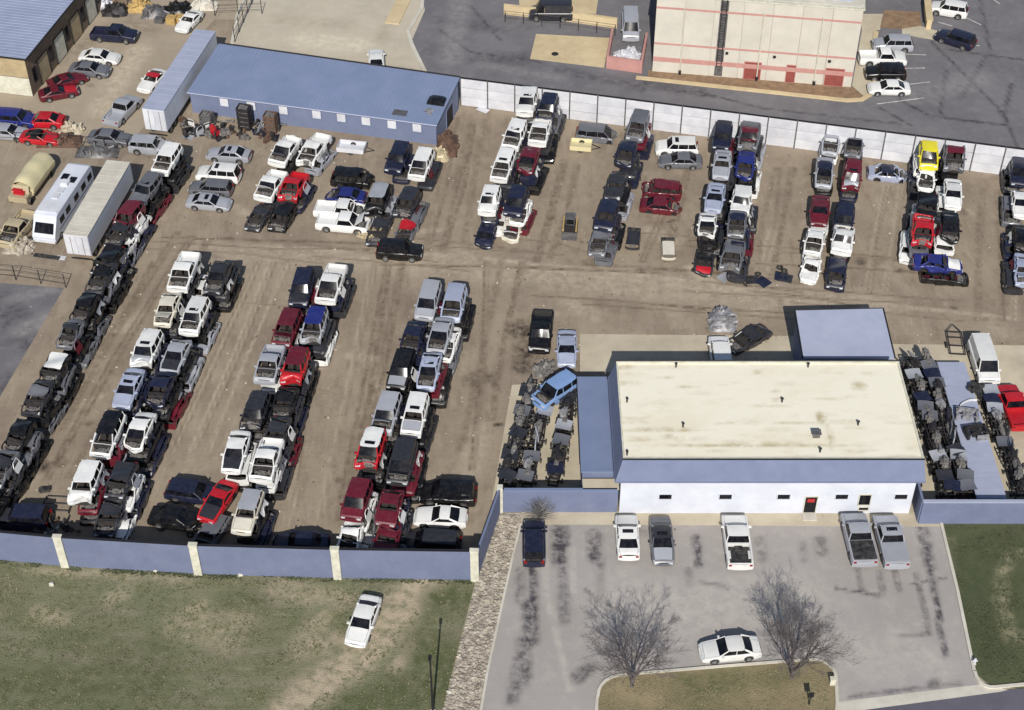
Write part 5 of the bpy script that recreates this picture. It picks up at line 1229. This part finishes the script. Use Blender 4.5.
heap('scrap_heap', 440, 156, 1.0, 1.2, .7, 'paint_tan', 'tan scrap pieces below the blue shed corner', 'scrap', 5)
heap('scrap_heap', 370, 234, 1.2, .8, .5, 'paint_tan', 'tan scrap heap behind the black suv', 'scrap', 6)
heap('gravel_heap', 20, 247, 1.6, 1.2, .7, 'stone', 'grey gravel heap in front of the tan pickup', 'gravel heap', 7, 40)
heap('crushed_metal', 722, 322, 1.3, 1.5, 1.5, 'scrap_alu', 'round heap of crushed silver metal behind the office', 'scrap', 8, 44)
heap('scrap_heap', 60, 142, 2.5, 1.2, .9, 'scrap_rust', 'rusty scrap along the low fence near the covered truck', 'scrap', 9)
heap('scrap_heap', 98, 152, 2.4, 1.2, .9, 'steel_grey', 'grey scrap behind the beige roofed trailer', 'scrap', 10)
heap('scrap_heap', 545, 370, 1.0, 1.0, .5, 'engine', 'oily scrap heap between black pickup and racks', 'scrap', 11)
heap('scrap_heap', 72, 130, 1.2, 1.0, .8, 'concrete', 'beige junk heap beside the grey sedan', 'scrap', 12)
for i, (px, py) in enumerate(((116, 12), (140, 8), (155, 14), (178, 10), (205, 6), (128, 4), (100, 6))):
    heap('junk_pile', px, py, 1.6, 1.2, 1.2, ['steel_dark', 'wood', 'steel_grey', 'paint_black', 'concrete_pale', 'wall_brown', 'panel_white'][i], ['dark steel junk pile by the workshop end', 'timber junk pile on the neighbouring lot', 'grey steel junk pile on the neighbouring lot', 'black junk pile near the white van', 'pale rubble pile beyond the white van', 'brown junk pile behind the navy pickup', 'white junk pile against the workshop'][i], 'junk', 40+i)
def pallet(px, py, n, label, m='wood'):
    c = P(px, py); r = empty('pallet_stack', (c.x, c.y, 0), R(-10))
    for k in range(n):
        z = k*.15
        for j in range(5): put('slat', MB().box(-.6, .6, -.5+.22*j, -.36+.22*j, z+.1, z+.13), m, r)
        for y in (-.45, 0, .45): put('bearer', MB().box(-.55, .55, y-.04, y+.04, z, z+.1), m, r)
    tag(r, label, 'pallet')
pallet(160, 22, 4, 'short stack of weathered pallets on the neighbouring lot', 'steel_grey'); pallet(172, 23, 6, 'stack of yellow wooden pallets near the white van'); pallet(180, 21, 5, 'lower stack of yellow pallets touching the taller one')
# small vehicles and pieces lying in the lanes
def half_car(px, py, colour, yaw, label, kind='sedan'):
    """front half of a cut car, standing on its sill"""
    M_ = item_mesh('front_clip', 1); c = P(px, py); r = empty('cut_front_end', (c.x, c.y, 0), R(yaw)); r.scale = (1.4, .85, 1.1)
    put('fender', MB().grid(lambda u, v: (-.9+1.8*u, -.85+.12*v-.05*u, .15+.65*v), 5, 3), 'paint_'+colour, r); put('fender', MB().grid(lambda u, v: (-.9+1.8*u, .85-.12*v+.05*u, .15+.65*v), 5, 3), 'paint_'+colour, r)
    put('hood', MB().grid(lambda u, v: (-.7+1.5*u, (2*v-1)*.72, .82-.12*u+.05*(1-(2*v-1)**2)), 4, 5), 'paint_'+colour, r)
    put('cowl', MB().box(-1.0, -.75, -.78, .78, .2, .98), 'plastic', r); put('engine', MB().box(-.5, .5, -.35, .35, .1, .7), 'engine', r)
    put('front_bumper', MB().grid(lambda u, v: (.95-.15*abs(2*u-1)**3, (2*u-1)*.85, .2+.3*v), 8, 1), 'paint_'+colour, r)
    tag(r, label, 'car part')
half_car(633, 244, 'charcoal', 262, 'charcoal cut front end standing in the lane near row two'); half_car(668, 254, 'ivory', 268, 'ivory cut front end lying in the lane near row three')
def loader():
    c = P(570, 230); r = empty('skid_loader', (c.x, c.y, 0), R(265))
    put('chassis', MB().box(-.9, .8, -.55, .55, .3, .95), 'steel_dark', r); put('cab', MB().box(-.5, .4, -.45, .45, .95, 1.75).box(-.6, .5, -.52, .52, 1.75, 1.85), 'steel_grey', r)
    put('cab_window', MB().box(.4, .43, -.4, .4, 1.05, 1.68), 'glass', r)
    for y in (-.68, .68): put('lift_arm', MB().box(-1.0, 1.3, y-.07, y+.07, .8, 1.0), 'wood', r)
    put('bucket', MB().box(1.3, 1.36, -.8, .8, .1, .7).box(1.3, 1.9, -.8, .8, .1, .16).box(1.3, 1.85, -.8, -.75, .1, .5).box(1.3, 1.85, .75, .8, .1, .5), 'steel_grey', r)
    tm = MB().lathe([(.15, -.12), (.32, -.13), (.35, -.1), (.35, .1), (.32, .13), (.15, .12)], 12).mesh('wheel')
    for x in (-.6, .55):
        for y in (-.68, .68): put('wheel', tm, 'tyre', r, (x, y, .35))
    tag(r, 'small grey skid loader parked in the lane beside row two', 'loader')
loader()
def truck_bed(px, py, yaw, m, label, L=2.3):
    c = P(px, py); r = empty('truck_bed', (c.x, c.y, 0), R(yaw))
    put('bed_floor', MB().box(-L/2, L/2, -.8, .8, .35, .42), m, r)
    for y in (-.85, .8): put('bed_side', MB().box(-L/2, L/2, y, y+.05, .3, .85), m, r)
    put('tailgate', MB().box(-L/2-.05, -L/2, -.8, .8, .36, .85), m, r); put('head_panel', MB().box(L/2, L/2+.05, -.8, .8, .36, .9), m, r)
    tm = MB().lathe([(.15, -.1), (.3, -.11), (.33, -.08), (.33, .08), (.3, .11), (.15, .1)], 12).mesh('wheel')
    for y in (-.9, .9): put('wheel', tm, 'tyre', r, (0, y*.8, .33))
    put('drawbar', MB().tube([(L/2+.05, -.5, .4), (L/2+1.0, 0, .4), (L/2+.05, .5, .4)], .05, 5), 'steel_dark', r)
    tag(r, label, 'trailer')
truck_bed(581, 149, 352, 'paint_cream', 'small cream utility trailer under the grey minivan wreck')
truck_bed(352, 151, 350, 'panel_white', 'white pickup bed trailer before the blue shed windows', 3.0)
c = P(940, 279); tag(put('bent_beam', MB().box(-1.9, 1.9, -.22, .22, 0, .3).grid(lambda u, v: (-1.9+3.8*u, -.24-.1*v, .3*v), 4, 1), 'paint_maroon', None, (c.x, c.y, .01), R(-4)), 'long maroon body side lying on the dirt at end of row five', 'car part')
c = P(955, 345); r = empty('trailer_frame', (c.x, c.y, 0), R(85))
put('frame_rail', MB().box(-1.8, 1.5, -.75, -.65, .35, .47), 'steel_dark', r); put('frame_rail', MB().box(-1.8, 1.5, .65, .75, .35, .47), 'steel_dark', r)
for x in (-1.8, -.6, .6, 1.4): put('cross_member', MB().box(x, x+.08, -.65, .65, .36, .46), 'steel_dark', r)
put('drawbar', MB().tube([(1.5, -.7, .4), (2.6, 0, .4), (1.5, .7, .4)], .05, 5), 'steel_dark', r)
for y in (-.9, .9): put('wheel', MB().lathe([(.12, -.08), (.28, -.09), (.3, -.06), (.3, .06), (.28, .09), (.12, .08)], 12), 'tyre', r, (-.4, y, .3))
tag(r, 'bare steel trailer frame next to the white cargo van', 'trailer')
c = P(47, 257); tag(put('black_plank', MB().box(-1.4, 1.4, -.25, .25, 0, .12), 'plastic', None, (c.x, c.y, .005), R(-12)), 'black slab lying in front of the motorhome', 'slab')
c = P(61, 258); tag(put('white_board', MB().box(-.5, .5, -.3, .3, 0, .05), 'panel_white', None, (c.x, c.y, .005), R(-8)), 'small white board lying at the trailer corner', 'board')
c = P(483, 110); tag(put('white_sheet', MB().box(-.7, .7, -.4, .4, 0, .05), 'panel_white', None, (c.x, c.y, .01), R(-35)), 'loose white sheet on the dirt below the white fence', 'sheet')
c = P(45, 491); tag(put('black_box', MB().box(-.45, .45, -.22, .22, 0, .25).box(-.5, .5, -.27, .27, .25, .3), 'plastic', None, (c.x, c.y, .005), R(8)), 'small black box on the dirt above the navy suv', 'box')
c = P(58, 506); r = empty('steel_frame', (c.x, c.y, 0), R(-4))
for a_, b__ in (((-1.2, -.8), (1.2, -.8)), ((-1.2, .8), (1.2, .8)), ((-1.2, -.8), (-1.2, .8)), ((1.2, -.8), (1.2, .8)), ((-1.2, 0), (1.2, 0))): put('frame_bar', MB().tube([(*a_, .3), (*b__, .3)], .05, 4), 'steel_dark', r)
for x in (-1.2, 1.2):
    for y in (-.8, .8): put('leg', MB().box(x-.05, x+.05, y-.05, y+.05, 0, .3), 'steel_dark', r)
tag(r, 'low open steel frame beside the navy suv at the fence', 'frame')
g = random.Random(91)
for k in range(30):                       # parts heaped against the inside of the blue fence
    px = g.choice((g.uniform(52, 160), g.uniform(165, 262), g.uniform(0, 60))); c = P(px, 536+px*.045+g.uniform(-8, 2)); kd = g.choice(('engine_block', 'tyre', 'bumper', 'car_seat', 'axle', 'gearbox', 'front_clip')); mt = g.choice(IMAT[kd])
    item(kd, mt, (c.x, c.y+1.0, .02), g.uniform(0, 6.28), f'{mword(mt)} {kd.replace("_", " ")} on the ground inside the blue front fence', f'{kd.replace("_", " ")}s inside the blue fence')
for k in range(14):
    px, py = g.uniform(690, 790), g.uniform(262, 285); c = P(px, py); kd = g.choice(('bumper', 'hood_panel', 'tyre')); mt = g.choice(IMAT[kd])
    item(kd, mt, (c.x, c.y, .06), g.uniform(0, 6.28), f'{mword(mt)} {kd.replace("_", " ")} on the dirt at the near end of row three', f'{kd.replace("_", " ")}s at end of row three')
# litter of small scrap and stones over the dirt
b = MB(); g = random.Random(15)
for k in range(450):
    p = P(g.uniform(10, 1020), g.uniform(150, 530)); stone(b, p.x, p.y, .0, g.choice((.03, .04, .05, .07, .1)), g)
o = put('scrap_litter', b.mesh('scrap_litter', smooth=0), 'scrap_rust'); o['kind'] = 'stuff'; o['label'] = 'small stones and scrap bits scattered over the dirt yard'; o['category'] = 'litter'
b = MB()
for k in range(700):
    p = P(g.uniform(10, 1020), g.uniform(150, 530)); stone(b, p.x, p.y, .0, g.choice((.04, .05, .08, .12)), g)
o = put('pale_litter', b.mesh('pale_litter', smooth=0), 'stone'); o['kind'] = 'stuff'; o['label'] = 'pale chips and stones scattered over the dirt yard'; o['category'] = 'litter'
# ---------------------------------------------------------------- grass tufts
mat('tuft_olive', (110, 112, 80), rough=1., rgb2=(90, 94, 64), scale=.5); mat('tuft_straw', (136, 131, 102), rough=1., rgb2=(114, 110, 84), scale=.5); mat('tuft_green', (82, 88, 62), rough=1., rgb2=(64, 70, 48), scale=.5)
def tufts(name, m, poly, n, seed, label, avoid=(), lo=.05, hi=.16, z=.01):
    g = random.Random(seed); q = PP(poly); xs = [p.x for p in q]; ys = [p.y for p in q]; b = MB(); k = 0
    av = [(P(x, y).to_2d(), w_) for x, y, w_ in avoid]
    while k < n:
        x, y = g.uniform(min(xs), max(xs)), g.uniform(min(ys), max(ys))
        if not inside((x, y), q): continue
        k += 1
        if mnoise.noise(Vector((x*.35, y*.7, seed))) < g.uniform(-.35, .25) or any((V2(x, y)-c_).length < w_ for c_, w_ in av): continue
        s = g.uniform(lo, hi)
        for j in range(3):
            t = g.uniform(0, 6.28); dx, dy = math.cos(t), math.sin(t); wv = s*.35
            i = len(b.v); b.v += [(x-dy*wv, y+dx*wv, z), (x+dy*wv, y-dx*wv, z), (x+dx*s*1.2, y+dy*s*1.2, z+s*g.uniform(.5, .9))]; b.f.append((i, i+1, i+2))
    o = put(name, b.mesh(name, smooth=0), m); o['kind'] = 'stuff'; o['label'] = label; o['category'] = 'grass'
trk = [(425-k*9.5, 585+k*8.2-max(0, 4-k)*1.0, 1.5) for k in range(16)]+[(404, 656, .8), (364, 617, 1.4)]
fld = pxs(-20, 560, 62, 568, 197, 576, 337, 580, 474, 582, 441, 715, -20, 715)
tufts('olive_grass', 'tuft_olive', fld, 9000, 1, 'olive grass tufts over the field before the blue fence', trk)
tufts('straw_grass', 'tuft_straw', fld, 2500, 2, 'dry straw coloured grass tufts over the field', trk)
tufts('fence_foot_weeds', 'tuft_green', pxs(-20, 557, 62, 565, 197, 573, 337, 577, 474, 579, 473, 584, 337, 582, 197, 578, 62, 570, -20, 562), 1500, 7, 'dark green weeds along the foot of the blue fence', (), .08, .24)
lw = pxs(946, 526, 1040, 527, 1040, 682, 990, 680, 979, 672, 961, 590)
tufts('lawn_grass', 'tuft_green', lw, 5000, 3, 'short green grass tufts on the lawn beside the kerb')
tufts('island_tufts_grass', 'tuft_straw', pxs(602, 712, 606, 694, 640, 680, 800, 667, 826, 684, 830, 712), 1800, 4, 'dry grass tufts on the planted island', (), .05, .13, .1)
# ---------------------------------------------------------------- trees, shrub, pole
def tree(px, py, h, seed, label, stems):
    g = random.Random(seed); c = P(px, py, .10); r = empty('bare_tree', (c.x, c.y, .10))
    tr = MB(); cr = MB()
    def branch(p, d, L, rad, lev):
        pts = [p]; rads = [rad]; n = 4
        for k in range(n):
            d = (d+Vector((g.gauss(0, .07), g.gauss(0, .07), .03))).normalized(); p = p+d*L/n; pts.append(p); rads.append(max(.006, rad*(1-.62*(k+1)/n)))
        (tr if lev == 0 else cr).tube(pts, rads, 6 if lev == 0 else (5 if lev == 1 else 3), lev < 2)
        if lev >= 4: return
        kids = [7, 6, 5, 3][lev]
        for k in range(kids):
            t = .28+.72*(k+g.random())/kids; i = min(n-1, int(t*n)); q = pts[i].lerp(pts[i+1], t*n-i)
            ax = Vector((g.gauss(0, 1), g.gauss(0, 1), g.gauss(0, .5))).normalized(); side = d.cross(ax).normalized()
            nd = (d*math.cos(.66)+side*math.sin(.66)*g.uniform(.8, 1.25)).normalized(); nd.z = max(nd.z, .0)
            branch(q, nd, L*g.uniform(.42, .62), max(.006, rads[i]*.5), lev+1)
    tr.tube([(0, 0, -.1), (0, 0, .5), (.03, 0, 1.1)], [.24, .19, .17], 8)
    for k in range(stems):
        t = 6.28*k/stems+g.random(); branch(Vector((0, 0, .9)), Vector((math.cos(t)*.5, math.sin(t)*.5, 1)).normalized(), h*g.uniform(.56, .66), .10, 0)
    put('trunk', tr.mesh('trunk', smooth=60), 'bark', r); put('crown', cr.mesh('crown', smooth=60), 'bark', r)
    tag(r, label, 'tree')
tree(632, 686, 6.3, 3, 'bare leafless tree with forked stems at the kerb corner of the island', 5)
tree(792, 678, 6.9, 14, 'bare leafless tree close behind the white sedan on the island', 6)
def shrub():
    g = random.Random(6); c = P(539, 519); r = empty('bare_shrub', (c.x, c.y, 0)); b = MB(); s = MB()
    s.tube([(0, 0, -.05), (0, 0, .5)], [.08, .05], 6)
    for k in range(150):
        t = g.uniform(0, 6.28); e = g.uniform(.2, 1.5); d = Vector((math.cos(t)*math.cos(e), math.sin(t)*math.cos(e), math.sin(e))); q = d*g.uniform(1.3, 1.75)
        p1 = d*.5+Vector((0, 0, .45)); p2 = p1+q*.5+Vector((g.gauss(0, .1), g.gauss(0, .1), g.gauss(0, .1))); b.tube([(0, 0, .4), p1, p2, p1+q*.85+Vector((g.gauss(0, .2), g.gauss(0, .2), 0))], [.02, .016, .012, .007], 3, False)
    put('stem', s, 'bark', r); put('crown', b, 'wire', r); tag(r, 'round leafless shrub before the blue wall at the car park', 'shrub')
shrub()
def pole():
    c = P(433, 712); r = empty('lamp_pole', (c.x, c.y, 0))
    put('pole', MB().tube([(0, 0, 0), (0, 0, 6.9)], [.10, .06], 8), 'dark_trim', r); put('lamp_head', MB().box(-.12, .12, -.3, .15, 6.85, 7.0), 'dark_trim', r); put('base', MB().lathe([(.22, 0), (.22, .2), (.11, .26)], 10, 'z'), 'concrete_pale', r)
    tag(r, 'slender dark lamp pole on the grass beside the gravel strip', 'lamp pole')
pole()
for px, py, lab in ((449, 693, 'small white marker stone at the foot of the gravel strip'), (52, 585, 'pale stone lying in the grass below the fence post'), (240, 575, 'white stones at the foot of the blue fence'), (156, 571, 'small pale stump at the foot of the blue fence')):
    b = MB(); stone(b, 0, 0, 0, .28, random.Random(px)); c = P(px, py); tag(put('stone', b.mesh('stone', smooth=0), 'trim_cream', None, (c.x, c.y, .01)), lab, 'stone')
c = P(832, 684, .1); r = empty('utility_box', (c.x, c.y, .1)); put('cabinet', MB().box(-.2, .2, -.15, .15, 0, .7), 'trim_cream', r); put('lid', MB().box(-.24, .24, -.19, .19, .7, .76), 'trim_cream', r); tag(r, 'small cream utility box on the planted island', 'utility box')
c = P(809, 705, .1); r = empty('sign_post', (c.x, c.y, .1)); put('post', MB().tube([(0, 0, 0), (0, 0, 1.5)], .05, 6), 'dark_trim', r); put('plate', MB().box(-.22, .22, -.03, .03, 1.0, 1.6), 'dark_trim', r); tag(r, 'dark short sign post on the planted island', 'sign')
c = P(974, 664, .02); r = empty('hydrant', (c.x, c.y, .02)); put('barrel', MB().lathe([(.16, 0), (.16, .08), (.11, .1), (.11, .5), (.14, .52), (.1, .66), (0, .7)], 10, 'z'), 'panel_white', r); put('nozzle', MB().tube([(-.2, 0, .4), (.2, 0, .4)], .06, 6), 'panel_white', r); tag(r, 'small white hydrant on the lawn beside the kerb', 'hydrant')
